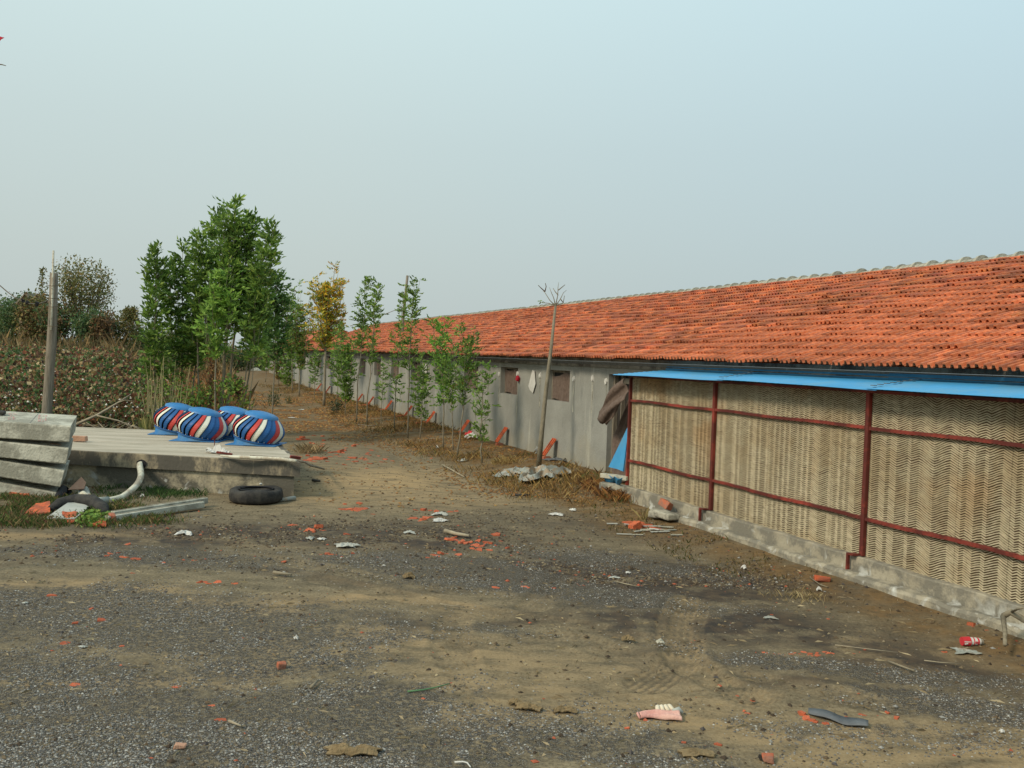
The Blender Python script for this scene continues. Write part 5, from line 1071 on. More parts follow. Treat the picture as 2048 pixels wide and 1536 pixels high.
tag(link('cotton_bolls', scatter_tetra('cotton_bolls', np.stack([x, y, z], 1), .022 + .014 * rng.random(len(x)) + (y - 21) * .0004, np.full((len(x), 3), .78) * (.6 + .4 * rng.random((len(x), 1))) * np.array([1, .93, .80]), M['stone'], .9)), 'white open cotton bolls dotted through the field', kind='stuff')
# dead stalks of maize behind the cotton
x = rng.uniform(-.62, -.30, 5200); y = rng.uniform(66, 76, 5200); x = x * y; hh = .5 + 1.5 * rng.random(5200) ** 3 * (.5 + vnoise(x, y, 2.5, 5)) * (1 - .35 * sstep(-.45, -.3, x / y))
tag(link('maize_stubble', blades('maize_stubble', x, y, hh, pick_pal(5200, [(.30, .20, .085), (.20, .13, .055), (.11, .09, .04), (.36, .27, .14)], [.3, .3, .28, .12]), .05, .45)), 'band of dry straw coloured maize stalks behind the cotton field', kind='stuff')
x = rng.uniform(-.36, -.245, 2600); y = rng.uniform(30, 52, 2600); x = x * y; hh = .3 + 1.0 * rng.random(2600)
k = toB(x, y)[0] < 2.6; x, y, hh = x[k], y[k], hh[k]
tag(link('maize_stalks', blades('maize_stalks', x, y, hh, pick_pal(len(x), [(.36, .17, .07), (.26, .12, .05), (.14, .09, .04), (.40, .26, .13), (.08, .10, .035)], [.27, .25, .2, .13, .15]), .025, .5)), 'dry rust coloured stalks seen between the ash trunks', kind='stuff')

# ---------------------------------------------------------------- bushes and trees behind the field
def bush(X, Yb, Yt, wpx, depth, label, n_, pal, pp, size=.30, limbs=6, open_=.0, name='bush', cat='bush', flat=1.0):
    b_ = D(X, Yb, depth); b_.z = float(height(b_.x, b_.y)) - .1; tp = D(X, Yt, depth); Hh = tp.z - b_.z; Rr = wpx / 2 / FPX * depth; t = empty(name, tuple(b_)); tag(t, label, cat)
    b = MB(); ends = []
    for k in range(limbs):
        a_ = 6.28 * k / limbs + random.uniform(-.4, .4); e1 = Vector((math.cos(a_) * Rr * .35, math.sin(a_) * Rr * .3, Hh * random.uniform(.35, .55))); e2 = Vector((math.cos(a_) * Rr * random.uniform(.5, .85), math.sin(a_) * Rr * .6, Hh * random.uniform(.68, .95)))
        b.tube([(0, 0, 0), e1, e2], [.12, .08, .02], 5); ends.append(e1.lerp(e2, .4)); ends.append(e2)
        for q in range(3):
            e3 = e1.lerp(e2, random.random()) + Vector((random.gauss(0, Rr * .3), random.gauss(0, Rr * .2), Hh * random.uniform(.02, .2))); b.tube([e1.lerp(e2, .3), e3], [.04, .01], 4); ends.append(e3)
    b.build('trunk', M['twig'], t)
    ends += [Vector((random.uniform(-1, 1) * Rr * .85, random.uniform(-.6, .6) * Rr, Hh * random.uniform(.08, .5))) for _ in range(int(14 * (1 - open_)))]
    ev = np.array([tuple(e) for e in ends]); idx = rng.integers(0, len(ev), n_); sg = np.array([Rr * .24, Rr * .24, Hh * .11]); pts = ev[idx] + rng.normal(0, 1, (n_, 3)) * sg
    el = (pts[:, 2] > .1) & (((pts[:, 0] / Rr) ** 2 + (pts[:, 2] / Hh - .35) ** 2 / .5) < 1.1); pts = pts[el]
    tone = (.75 + .5 * vnoise(idx[el] * 7.3, idx[el] * 3.1, 1, 2))[:, None]
    link('crown', leaf_mesh('crown', pts, unit(rng.normal(0, 1, pts.shape) + [0, 0, .2]), size * (.5 + .8 * rng.random(len(pts))), pick_pal(len(pts), pal, pp, .25) * tone, .5), t); return t
OL = [(.17, .19, .06), (.27, .23, .08), (.11, .13, .05), (.34, .24, .08)]; OQ = [.35, .25, .25, .15]
DK = [(.08, .145, .055), (.11, .18, .06), (.07, .11, .055), (.20, .20, .07)]; BR_ = [(.19, .11, .05), (.13, .08, .04), (.10, .11, .045), (.28, .17, .075)]
bush(165, 690, 528, 118, 82, 'large olive tree with spreading thin limbs and see-through crown right of the crooked pole', 5200, OL, OQ, .26, 11, .9, 'olive_tree', 'tree')
bush(40, 690, 590, 110, 84, 'dark green bush behind the cotton field at the left edge', 5200, DK, [.35, .3, .2, .15], .32)
bush(70, 690, 592, 80, 80, 'brown and olive bush just left of the crooked pole', 4200, OL + BR_, [.15, .1, .15, .1, .15, .1, .15, .1], .30)
bush(118, 690, 610, 90, 79, 'low dark thicket directly behind the crooked pole', 4200, DK + BR_, [.2, .15, .15, .05, .15, .1, .1, .1], .30)
bush(185, 688, 622, 90, 78, 'dark green thicket under the large olive tree', 3800, DK, [.35, .3, .2, .15], .30)
bush(205, 688, 628, 50, 77, 'reddish brown bush at the right foot of the large olive tree', 2200, BR_, [.35, .3, .15, .2], .28)
bush(245, 690, 625, 70, 80, 'olive shrub with two upright shoots behind the maize', 2800, OL, OQ, .26, 6)
bush(285, 694, 655, 60, 88, 'lowest green bush where the thicket meets the ash clump', 2200, DK, [.3, .35, .15, .2], .30)
bush(0, 690, 600, 70, 90, 'dark bush cut off by the left edge of the picture', 2600, DK, [.35, .3, .2, .15], .32)
bush(-60, 690, 585, 100, 88, 'broad dark bush beyond the left edge of the picture', 2600, DK, [.35, .3, .2, .15], .32)
for X, Yt, lab in ((84, 536, 'thin upright shoot rising above the bushes left of the crooked pole'), (255, 615, 'upright leafy shoot in the olive shrub, the lower of two'), (268, 614, 'upright leafy shoot at the right end of the olive shrub')):
    c = D(X, (690 + Yt) / 2 - 10, 79); zt = D(X, Yt, 79).z - D(X, 640, 79).z; pts = np.stack([rng.normal(0, .28, 260), rng.normal(0, .2, 260), rng.uniform(-zt * .5, zt * .5, 260)], 1); pts[:, :2] *= (1.1 - (pts[:, 2:3] / zt + .5) * .7)
    t = empty('tall_shoot', tuple(D(X, (640 + Yt) / 2, 79))); tag(t, lab, 'shoot'); link('leaves', leaf_mesh('leaves', pts, unit(rng.normal(0, 1, pts.shape)), np.full(260, .30), pick_pal(260, OL, OQ)), t); MB().tube([(0, 0, -zt * .9), (0, 0, zt * .5)], [.05, .015], 4).build('stem', M['twig'], t)
# small ruined hut with a pale gable among the bushes
hut = empty('hut', D(50, 690, 81)); hut.location.z = 0.9; tag(hut, 'pale ruined hut whose gable peeks out between the bushes', 'hut')
hb = D(50, 690, 81); zt = D(50, 588, 81).z - .9; wd = .6
b = MB(); b.add([(-wd, 0, 0), (wd, 0, 0), (wd, 0, zt - .9), (.0, 0, zt), (-wd, 0, zt - .7), (-wd, 3, 0), (wd, 3, 0), (wd, 3, zt - .9), (.0, 3, zt), (-wd, 3, zt - .7)], [(0, 1, 2, 3, 4), (1, 6, 7, 2), (5, 0, 4, 9), (9, 8, 7, 6, 5)]); b.build('wall', mat('mudwall', (.24, .19, .12), (.33, .26, .17), 1.2, bump=.5), hut)
b = MB(); b.add([(wd + .12, -.2, zt - 1.0), (0, -.2, zt + .05), (0, 3.1, zt + .05), (wd + .12, 3.1, zt - 1.0), (-wd - .12, -.2, zt - .82), (-wd - .12, 3.1, zt - .82)], [(0, 1, 2, 3), (1, 4, 5, 2)]); b.build('roof', M['dead'], hut, solid=.12)
# heaps and trees at the far end of the track
for X, Y, w, mt, lab in ((512, 741, 24, 'cement', 'pale heap of rubble at the far end of the track'), (532, 738, 10, 'white', 'small white heap next to the pale rubble at the track end')):
    c = G(X, Y); R_ = w / 2 / FPX * c.y; b = MB(); b.grid(lambda u, v: (c.x + (u - .5) * 2 * R_, c.y + (v - .5) * 2 * R_, c.z - .05 + .5 * R_ * max(0, 1 - 4 * ((u - .5) ** 2 + (v - .5) ** 2)) * (.7 + .6 * float(vnoise(u * 9, v * 9, 1, 3)))), 14, 14)
    tag(b.build('rubble_heap', M[mt]), lab, 'heap')
for X, Yt, w, dpt, lab in ((470, 690, 110, 95, 'hazy olive bush beyond the end of the track'), (525, 700, 80, 100, 'hazy bush beside the far shed'), (400, 665, 130, 90, 'bush closing the view behind the ash trunks'), (340, 660, 110, 92, 'bush behind the maize and the field-side ash trees')):
    bush(X, 712, Yt, w, dpt, lab, 2600, OL + DK, [.15, .15, .1, .1, .15, .15, .1, .1], .34)

# ---------------------------------------------------------------- grass by the slabs
def px_patch(n_, X0, X1, Y0, Y1, sd):
    X = rng.uniform(X0, X1, n_); Y = rng.uniform(Y0, Y1, n_); d0 = _rt[None] * ((X - 1024) / FPX)[:, None] - _up[None] * ((Y - 768) / FPX)[:, None] + _fw[None]; t = -HC / d0[:, 2]; x = d0[:, 0] * t; y = d0[:, 1] * t
    return x, y, X, Y
x, y, X, Y = px_patch(44000, -20, 420, 975, 1062, 0)
dn = np.maximum.reduce([np.exp(-(((X - cx) / rx) ** 2 + ((Y - cy) / ry) ** 2)) for cx, cy, rx, ry in ((40, 1010, 95, 16), (60, 1045, 90, 12), (190, 1040, 70, 12), (240, 1015, 55, 14), (330, 985, 70, 9), (230, 985, 40, 8), (300, 1040, 40, 8))])
k = rng.random(len(x)) < dn * sstep(.36, .56, fbm(x, y, .45, 51)) * .9; x, y, X, Y = x[k], y[k], X[k], Y[k]
gc = pick_pal(len(x), [(.06, .10, .025), (.10, .14, .035), (.16, .14, .05), (.26, .19, .09), (.18, .08, .05)], [.33, .22, .17, .16, .12]); kk = (X > 205) & (Y < 1000); gc[kk] = pick_pal(int(kk.sum()), [(.04, .08, .022), (.06, .11, .03)], [.5, .5])
tag(link('grass', blades('grass', x, y, .02 + .085 * rng.random(len(x)), gc, .004, .9)), 'green and reddish grass round the slab stack and the pipe', kind='stuff')
x, y, X, Y = px_patch(1500, 150, 225, 1015, 1060, 0); k = rng.random(len(x)) < np.exp(-(((X - 188) / 22) ** 2 + ((Y - 1043) / 11) ** 2)); x, y = x[k], y[k]
z = height(x, y) + .03 + .08 * rng.random(len(x)); tag(link('weed_plant', leaf_mesh('weed_plant', np.stack([x, y, z], 1), unit(rng.normal(0, 1, (len(x), 3)) * [1, 1, .4]), .04 + .035 * rng.random(len(x)), pick_pal(len(x), GREEN, PG), .7)), 'leafy green weed growing round the orange tile stub', kind='stuff')
# moss and thin weeds along the plinth
x, y, X, Y = px_patch(16000, 1150, 1720, 950, 1200, 0); P_, a_ = toB(x, y); k = (P_ > 5.7) & (P_ < 6.92) & (rng.random(len(x)) < .8 * sstep(.45, .62, fbm(x, y, .6, 44))) ; x, y = x[k], y[k]
tag(link('moss_and_grass', blades('moss_and_grass', x, y, .012 + .05 * rng.random(len(x)) ** 3, pick_pal(len(x), [(.07, .075, .022), (.11, .085, .03), (.20, .13, .05)], [.45, .3, .25]), .007, 1.0)), 'short mossy grass on the soil beside the plinth', kind='stuff')
for X, Y, hh, n_, lab, pl in ((1228, 992, .26, 420, 'dry orange brown weeds in the corner below the leaning blue sheet', RUST), (1258, 1000, .24, 420, 'dry rusty weeds at the end of the pad plinth', RUST), (1605, 1195, .11, 110, 'dead straw weed on the soil in front of the plinth', [(.36, .28, .14), (.26, .19, .09), (.4, .33, .18), (.2, .15, .08)]), (1288, 1040, .28, 14, 'single dry weed stem standing in front of the stone', [(.30, .24, .10)] * 4), (1195, 975, .22, 200, 'tangle of dead weeds below the shed wall', RUST), (1010, 925, .2, 160, 'tuft of golden straw beside the grey plastic', [(.42, .30, .12), (.30, .2, .07), (.36, .26, .1), (.22, .14, .05)]), (620, 905, .32, 180, 'pale dry weeds at the corner of the platform', [(.34, .25, .13), (.26, .18, .09), (.4, .3, .17), (.2, .14, .07)]), (1245, 1000, .15, 80, 'green weed at the foot of the pads', [(.08, .12, .04)] * 4)):
    n_ = n_ * 2; c = G(X, Y); x = rng.normal(c.x, .16 if n_ > 40 else .015, n_); y = rng.normal(c.y, .16 if n_ > 40 else .015, n_)
    tag(link('dry_weed', blades('dry_weed', x, y, hh * (.2 + .6 * rng.random(n_) ** 2), pick_pal(n_, pl, [.3, .3, .2, .2]), .0019, 1.1)), lab, 'weed', kind='stuff')
print('plants done')

# ---------------------------------------------------------------- litter on the yard
fm = []
for k in range(10):
    r_ = random.Random(100 + k); n_ = r_.choice([4, 5, 5, 6]); b = MB(); an = sorted(r_.uniform(0, 6.28) for _ in range(n_)); an = [2 * math.pi * i / n_ + r_.uniform(-.35, .35) for i in range(n_)]
    rad = [r_.uniform(.6, 1.1) for _ in range(n_)]; th = r_.uniform(.28, .6) if k < 7 else r_.uniform(.8, 1.1); st_ = r_.uniform(.55, 1.0)
    vs = [(math.cos(a) * q, math.sin(a) * q * st_, 0) for a, q in zip(an, rad)] + [(math.cos(a) * q * .92, math.sin(a) * q * st_ * .92, th * r_.uniform(.8, 1.1)) for a, q in zip(an, rad)]
    b.add(vs, [tuple(range(n_ - 1, -1, -1)), tuple(range(n_, 2 * n_))] + [(i, (i + 1) % n_, n_ + (i + 1) % n_, n_ + i) for i in range(n_)])
    fm.append(b.mesh('tile_fragment', M['tile_loose']))
def frag(X, Y, size, lab, grp, kind=None):
    p = G(X, Y); k = random.choice([0, 1, 2, 3, 4, 5, 6, 0, 1, 2, 3, 4, 5, 6, 7, 8]) if kind is None else kind; o = link('tile_fragment', fm[k]); o.location = (p.x, p.y, p.z - .006); o.scale = (size / 2, size / 2, size / 2 * random.uniform(.3, .6)); o.rotation_euler = (random.gauss(0, .12), random.gauss(0, .12), random.uniform(0, 6.28)); return tag(o, lab, 'tile fragment', grp)
def frags(lst, lab, grp, s=.075, sc=.3):
    ordn = 'first second third fourth fifth sixth seventh eighth ninth tenth eleventh twelfth thirteenth fourteenth fifteenth'.split()
    few = len(lst) <= 15; lst = sorted(lst, key=lambda q: q[0]) if few else lst; lab0 = lab
    for no, it in enumerate(lst):
        if few: lab = lab0 + ', ' + ordn[no] + ' from left'
        X, Y = it[:2]; sz = it[2] if len(it) > 2 else s; frag(X, Y, sz * random.uniform(1 - sc, 1 + sc), lab, grp)
def around(X, Y, rx, ry, n_): return [(X + random.gauss(0, rx / 2), Y + random.gauss(0, ry / 2)) for _ in range(n_)]
frags([(222, 1108, .13), (236, 1106, .12), (249, 1114, .13), (273, 1118, .15), (262, 1117, .09), (215, 1112, .07)], 'orange tile piece in the row on gravel below the grass', 'row of tile pieces below the grass')
frags([(401, 1165, .11), (418, 1166, .14), (436, 1165, .12), (441, 1159, .10), (471, 1167, .12), (409, 1164, .1)], 'orange tile piece in the short line across the middle yard', 'short line of tile pieces')
frags([(256, 1089, .15), (390, 1120, .08), (471, 1094, .08), (567, 1123, .09), (338, 1132, .06), (265, 1146, .07), (327, 1125, .08)], 'orange fragment alone near the dark rubbish soil', 'single fragments near the dark soil')
frags([(102, 1191, .12), (184, 1217, .10), (203, 1241, .11), (190, 1237, .05), (153, 1247, .06), (130, 1287, .11), (243, 1292, .07), (84, 1271, .05), (262, 1279, .05), (239, 1330, .07), (152, 1370, .11), (354, 1373, .08), (229, 1228, .04)], 'orange fragment alone on the lower left gravel', 'single fragments on the lower left gravel')
frags([(515, 1377, .07), (441, 1439, .09), (495, 1467, .08), (301, 1518, .09), (743, 1295, .04), (815, 1314, .06), (846, 1397, .04), (904, 1367, .08), (425, 1411, .06)], 'small orange fragment alone on the middle gravel', 'single fragments on the middle gravel')
tag(rough_block('brick_piece', G(562, 1337) + Vector((0, 0, .02)), (.05, .042, .045), (.2, .1, .5), M['brick'], 50), 'chunky brick corner standing on the gravel below the white pebble', 'brick piece')
tag(rough_block('brick_piece', G(360, 1497) + Vector((0, 0, .015)), (.07, .04, .025), (.1, .1, .2), M['brick_pale'], 51), 'pale brown brick chip at the bottom of the gravel', 'brick piece')
tag(rough_block('brick_piece', G(1535, 1524) + Vector((0, 0, .025)), (.075, .055, .038), (.0, .1, -.2), M['brick'], 52), 'brick chunk with a black corner at the bottom edge', 'brick piece')
tag(rough_block('brick_piece', G(1522, 1521) + Vector((0, 0, .015)), (.03, .03, .03), (.3, .1, .2), M['rubber'], 53), 'black crumb against the bottom brick chunk', 'crumb')
tag(rough_block('brick_piece', G(1644, 1163) + Vector((0, 0, .03)), (.17, .09, .045), (.0, .04, -.15), M['tile_loose'], 54), 'whole orange brick lying on the soil in front of the plinth', 'brick')
frags([(581, 1051, .13), (590, 1050, .1), (619, 1061, .16), (632, 1057, .17), (641, 1056, .15), (646, 1060, .12), (610, 1063, .11), (628, 1064, .1)], 'orange tile fragment in the small heap in front of the tyre', 'tile heap in front of the tyre')
frags([(686, 1018, .24), (697, 1019, .22), (718, 1020, .2), (728, 1018, .2), (706, 1021, .14), (747, 1028, .13), (690, 1009, .1), (718, 1007, .12), (724, 1006, .08)], 'orange broken tile in the strip at the edge of the sand', 'tile strip at the edge of the sand')
frags([(832, 1020, .15), (847, 1021, .18), (860, 1021, .15), (872, 1024, .15), (815, 1038, .13), (828, 1037, .12), (845, 1040, .16), (853, 1036, .18), (862, 1034, .15), (841, 1042, .14), (901, 1024, .12), (884, 1026, .1), (912, 1022, .1), (893, 1030, .09)], 'orange broken tile in the heap beside the white papers', 'tile heap beside the white papers')
frags([(906, 1075, .17), (903, 1080, .16), (920, 1086, .17), (932, 1087, .17), (941, 1085, .12), (955, 1083, .15), (950, 1092, .15), (962, 1093, .14), (976, 1086, .14), (979, 1100, .12), (968, 1088, .1), (925, 1083, .12), (912, 1082, .1), (958, 1100, .13), (944, 1097, .12)], 'orange broken tile in the biggest scatter, right of rubbish', 'biggest tile scatter')
frags([(994, 1070, .17), (988, 1069, .12), (1016, 1096, .12), (1040, 1101, .08), (1012, 1080, .06), (1028, 1042, .07), (1001, 1082, .08), (1090, 1088, .06), (1036, 1105, .06)], 'orange fragment right of the biggest scatter', 'fragments right of the biggest scatter')
frags([(916, 1110, .12), (882, 1109, .15), (892, 1108, .14), (870, 1111, .12), (856, 1115, .13), (876, 1113, .1), (864, 1110, .08), (793, 1127, .06), (756, 1114, .08), (684, 1114, .06)], 'orange fragment in the line above the pale gravel', 'fragments above the pale gravel')
frags([(652, 1107, .1), (662, 1109, .12), (671, 1110, .09), (640, 1109, .08), (706, 1107, .08), (696, 1068, .12), (690, 1069, .08), (567, 1093, .06)], 'orange crumbled tile on the dark rubbish soil', 'crumbled tiles on the rubbish soil')
frags([(992, 1176, .09), (1048, 1174, .08), (1035, 1172, .06), (979, 1170, .04), (1160, 1170, .10), (1150, 1171, .08), (1166, 1172, .06), (1160, 1094, .06), (1108, 1175, .04)], 'orange fragment on the patchy gravel in the middle distance', 'fragments on the middle distance gravel')
frags(around(1625, 1308, 95, 5, 34), 'orange crumb in the crushed tile streak on the grey gravel', 'crushed tile streak on grey gravel', .05, .4)
frags(around(1605, 1226, 55, 16, 26), 'red crumb in the loose scatter in front of the plinth', 'red crumbs in front of the plinth', .035, .4)
frags([(1280, 1047, .2), (1262, 1050, .22), (1294, 1054, .24), (1275, 1056, .25), (1310, 1057, .22), (1255, 1045, .15), (1292, 1061, .18)], 'orange flat tile in the pile of broken strips by the plinth', 'broken strips by the plinth')
for X, Y, l in around(1290, 1062, 90, 14, 0) and [] or [(x_, y_, random.uniform(.12, .30)) for x_, y_ in around(1290, 1064, 75, 13, 15)]:
    p = G(X, Y); b = MB(); a_ = random.gauss(0.05, .25); d_ = Vector((math.cos(a_), math.sin(a_), 0)) * l / 2; b.bar(p - d_ + Vector((0, 0, .015)), p + d_ + Vector((0, 0, .02)), random.uniform(.02, .05), .008); o = b.build('asbestos_strip', random.choice([M['cardboard'], M['plastic_grey'], M['white'], M['cement']])); tag(o, 'pale broken strip in the rubbish beside the plinth stone', 'broken strip', 'pale broken strips beside the plinth')
frags([(1440, 1370, .07), (1704, 1376, .08), (1700, 1375, .05), (1493, 1428, .055), (1489, 1423, .05), (1475, 1390, .05), (1642, 1366, .05), (1643, 1404, .04), (1505, 1400, .045), (1328, 1398, .05), (1268, 1388, .03), (1394, 1394, .04), (1546, 1471, .04), (1410, 1488, .06), (1367, 1485, .05), (1434, 1489, .06), (1477, 1517, .07), (1460, 1514, .04), (1256, 1457, .045), (1765, 1491, .04), (1984, 1486, .05), (1620, 1433, .04), (1773, 1424, .06)], 'small orange fragment on the sandy earth near the pink glove', 'fragments on the sandy earth near the glove')
frags([(1727, 1428, .085), (1794, 1437, .09), (1697, 1438, .07), (1698, 1434, .06)], 'orange chunk right of the dark plastic strip', 'chunks right of the dark strip')
frags([(1604, 1430, .07), (1614, 1437, .09), (1625, 1442, .07), (1630, 1444, .08), (1648, 1446, .10), (1653, 1449, .07), (1676, 1448, .06), (1640, 1441, .04)], 'orange chunk in the line in front of the dark plastic strip', 'chunks in front of the dark strip')
frags([(1887, 1303, .09), (1942, 1250, .10), (1948, 1253, .07), (1970, 1259, .12), (1980, 1243, .14), (1962, 1239, .08), (1995, 1247, .07), (2036, 1266, .09), (1992, 1238, .12), (1968, 1241, .09), (1985, 1252, .06)], 'orange fragment near the leaning branch and crushed can', 'fragments near the leaning branch')
frags([(1712, 1157, .08), (1735, 1160, .08), (1660, 1178, .04), (1590, 1160, .04), (1318, 1137, .05)], 'orange fragment on the soil along the plinth', 'fragments on the soil along the plinth')
# the red scatter up the track
frags([(604, 876, .35), (598, 880, .25), (612, 880, .25), (628, 871, .18), (630, 889, .25), (645, 888, .22), (622, 887, .2), (640, 893, .2)], 'red crushed tile piece at the track bend near the ventilators', 'crushed tiles at the bend of the track')
frags([(671, 904, .3), (660, 905, .25), (684, 905, .25), (650, 902, .2), (633, 919, .28), (650, 918, .25), (622, 919, .2), (628, 924, .22), (615, 921, .2), (706, 916, .25), (696, 919, .2), (733, 920, .22), (724, 918, .2), (742, 889, .15), (709, 893, .2), (765, 924, .2), (770, 919, .2), (785, 922, .12), (802, 930, .1), (863, 917, .13), (731, 891, .12), (667, 876, .12), (645, 873, .14)] + around(690, 905, 80, 30, 26) + around(640, 915, 45, 12, 12), 'flat red tile piece strewn on the track behind the platform', 'tile pieces strewn on the track', .15)

def stick(pix, r_, label, mt='dead', lift=.012, cat='stick', name='stick'):
    pts = [G(*p) + Vector((0, 0, r_ + lift)) for p in pix]; o = MB().tube(pts, [r_ * (1 - .4 * i / (len(pts) - 1)) for i in range(len(pts))], 6).build(name, M[mt], smooth=True); return tag(o, label, cat)
stick([(885, 933), (905, 944), (928, 957)], .02, 'long curved pale stick on the track before the saplings')
stick([(625, 965), (632, 966), (640, 967)], .03, 'short black stick at the corner of the platform', 'rubber')
stick([(1030, 994), (1045, 995), (1060, 994)], .025, 'short black stick on the earth below the grey plastic', 'rubber')
stick([(547, 1151), (565, 1153), (583, 1155)], .02, 'short straight pale stick on the brown earth')
stick([(622, 1381), (636, 1367)], .012, 'short pale stick on the gravel right of the brick corner')
stick([(458, 1449), (482, 1459)], .010, 'short pale stick on the gravel near the bottom')
stick([(890, 1068), (912, 1074), (938, 1078)], .03, 'pale bark strip beside the biggest tile scatter')
stick([(1776, 1328), (1800, 1337), (1828, 1347)], .010, 'straight pale stick on the gravel right of the tile streak')
stick([(1670, 1296), (1745, 1305), (1795, 1311)], .005, 'long thin straw stem above the pale stick', 'dead', .02)
stick([(1848, 1327), (1880, 1331), (1922, 1334)], .005, 'long thin straw with a red berry near the crushed can', 'dead', .02)
stick([(880, 1212), (902, 1216), (930, 1219)], .008, 'thin pale stick in the middle of the yard')
stick([(1230, 1166), (1250, 1171), (1278, 1177)], .007, 'thin straw stick on the pale gravel')
stick([(815, 1386), (845, 1383), (870, 1378), (900, 1370)], .006, 'faint green cord lying on the gravel', 'green_cord', .005, 'cord', 'cord')
stick([(716, 851), (738, 853), (760, 852)], .02, 'pale stick across the track below the saplings', 'wood')
stick([(1118, 935), (1125, 928), (1133, 921)], .02, 'short stick leaning against the earth bank', 'dead', .05)
stick([(909, 1530), (925, 1529), (934, 1531), (941, 1540)], .006, 'bent white wire at the bottom edge', 'white', .01, 'wire', 'bent_wire')
stick([(1620, 1158), (1640, 1172), (1655, 1177)], .006, 'thin curved weed stem before the plinth', 'dead', .01)
# leaning branch at the right edge
c0, c1_, c2, c3, c4 = onP(2010, 1290, 6.35), onP(2010, 1262, 6.50), onP(2006, 1232, 6.62), onP(2022, 1224, 6.66), onP(2048, 1240, 6.7)
b = MB(); b.tube([c0, c1_, c2], [.016, .018, .022], 7); b.tube([c2, c3, c4, onP(2090, 1262, 6.7)], [.026, .028, .026, .02], 7); b.tube([c3, onP(2035, 1218, 6.55), onP(2046, 1216, 6.5)], [.012, .009, .006], 5)
tag(b.build('forked_branch', M['bark'], smooth=True), 'forked grey branch leaning on the footing at the right edge', 'branch')
# pink glove
gp = G(1318, 1436); gl = empty('pink_glove', (gp.x, gp.y, gp.z), .12); tag(gl, 'dirty pink knitted work glove lying on the sandy earth', 'glove')
b = MB(); 
def gl_fn(u, v): w = .045 + .045 * min(1, u * 1.6); return ((u - .5) * .26 + .0 * v, (v - .5) * 2 * w * .75 + .02 * math.sin(u * 4), .012 + .028 * math.sin(math.pi * v) ** .6 * (.7 + .5 * u) + .004 * math.sin(u * 9 + v * 7) + .005 * math.sin(v * 15))
b.grid(gl_fn, 24, 14); b.build('glove_palm', M['cloth_pink'], gl, smooth=True, solid=.004)
for k in range(4):
    a_ = .5 + .28 * k; p0_ = Vector((.0 + .036 * k, .045 + .004 * k, .03)); b = MB(); b.tube([p0_ - Vector((0, .02, 0)), p0_ + Vector((math.cos(a_ + .7) * .03, .035, .012)), p0_ + Vector((math.cos(a_ + .7) * .05 + .01, .066, .004))], [.015, .016, .010], 8); b.build('finger', M['glove_white'] if 'glove_white' in M else M.setdefault('glove_white', mat('glove_white', (.60, .52, .38), (.68, .60, .46), 10, rough=1)), gl, smooth=True)
b = MB(); b.tube([(.10, .02, .03), (.14, .035, .04), (.165, .03, .02)], [.02, .02, .012], 8); b.build('thumb', M['cardboard'], gl, smooth=True)
b = MB(); b.tube([(-.135, -.035, .012), (-.145, .0, .032), (-.125, .04, .02)], [.008, .009, .008], 6); b.build('cuff', M['cloth_pink'], gl, smooth=True)
# dark plastic strip
q = [(1616, 1427), (1655, 1438), (1690, 1448), (1736, 1456)]
pts = [G(*p) for p in q]; b = MB(); vs = []
for i in range(25):
    f = i / 24 * 3; k = min(2, int(f)); p = pts[k].lerp(pts[k + 1], f - k); w = .012 + .04 * math.sin(min(1, i / 24 * .9 + .08) * 3.0) ** .6; lf = .012 * math.sin(i / 24 * 5) ** 2 + .012
    vs += [(p.x - .01, p.y - w, p.z + lf), (p.x + .012, p.y + w, p.z + lf + .015)]
b.add(vs, [(2 * i, 2 * i + 2, 2 * i + 3, 2 * i + 1) for i in range(24)]); tag(b.build('plastic_strip', M['slate'], smooth=True, solid=.004), 'curved dark grey plastic strip lying among orange chunks', 'plastic strip')
# crushed red and white tube
cp_ = G(1945, 1291); can = empty('crushed_can', (cp_.x, cp_.y, cp_.z + .035), .06); tag(can, 'crushed red and white printed can lying near the plinth', 'can')
segs = [(-.095, -.03, 'can_red', .036, .040), (-.03, -.005, 'white', .034, .034), (-.005, .005, 'can_red', .034, .034), (.005, .030, 'white', .033, .032), (.030, .046, 'can_red', .032, .031), (.046, .062, 'white', .031, .028), (.062, .085, 'plastic_grey', .027, .020)]
for x0_, x1_, mt, r0_, r1_ in segs:
    b = MB(); b.tube([(x0_, 0, 0), (x1_, 0, 0)], [r0_, r1_], 14); b.build('can_band', M[mt], can)
b = MB(); b.bar((-.090, -.034, .006), (-.035, -.037, .004), .004, .012); b.bar((-.088, -.036, -.014), (-.06, -.037, -.006), .004, .010); b.build('white_print', M['white'], can)
b = MB()
for k in range(5): x_ = .010 + k * .004; b.bar((x_, -.0335, .012 - .001 * k), (x_, -.0335, -.008), .002, .002)
b.build('print_lines', M['can_red'], can)
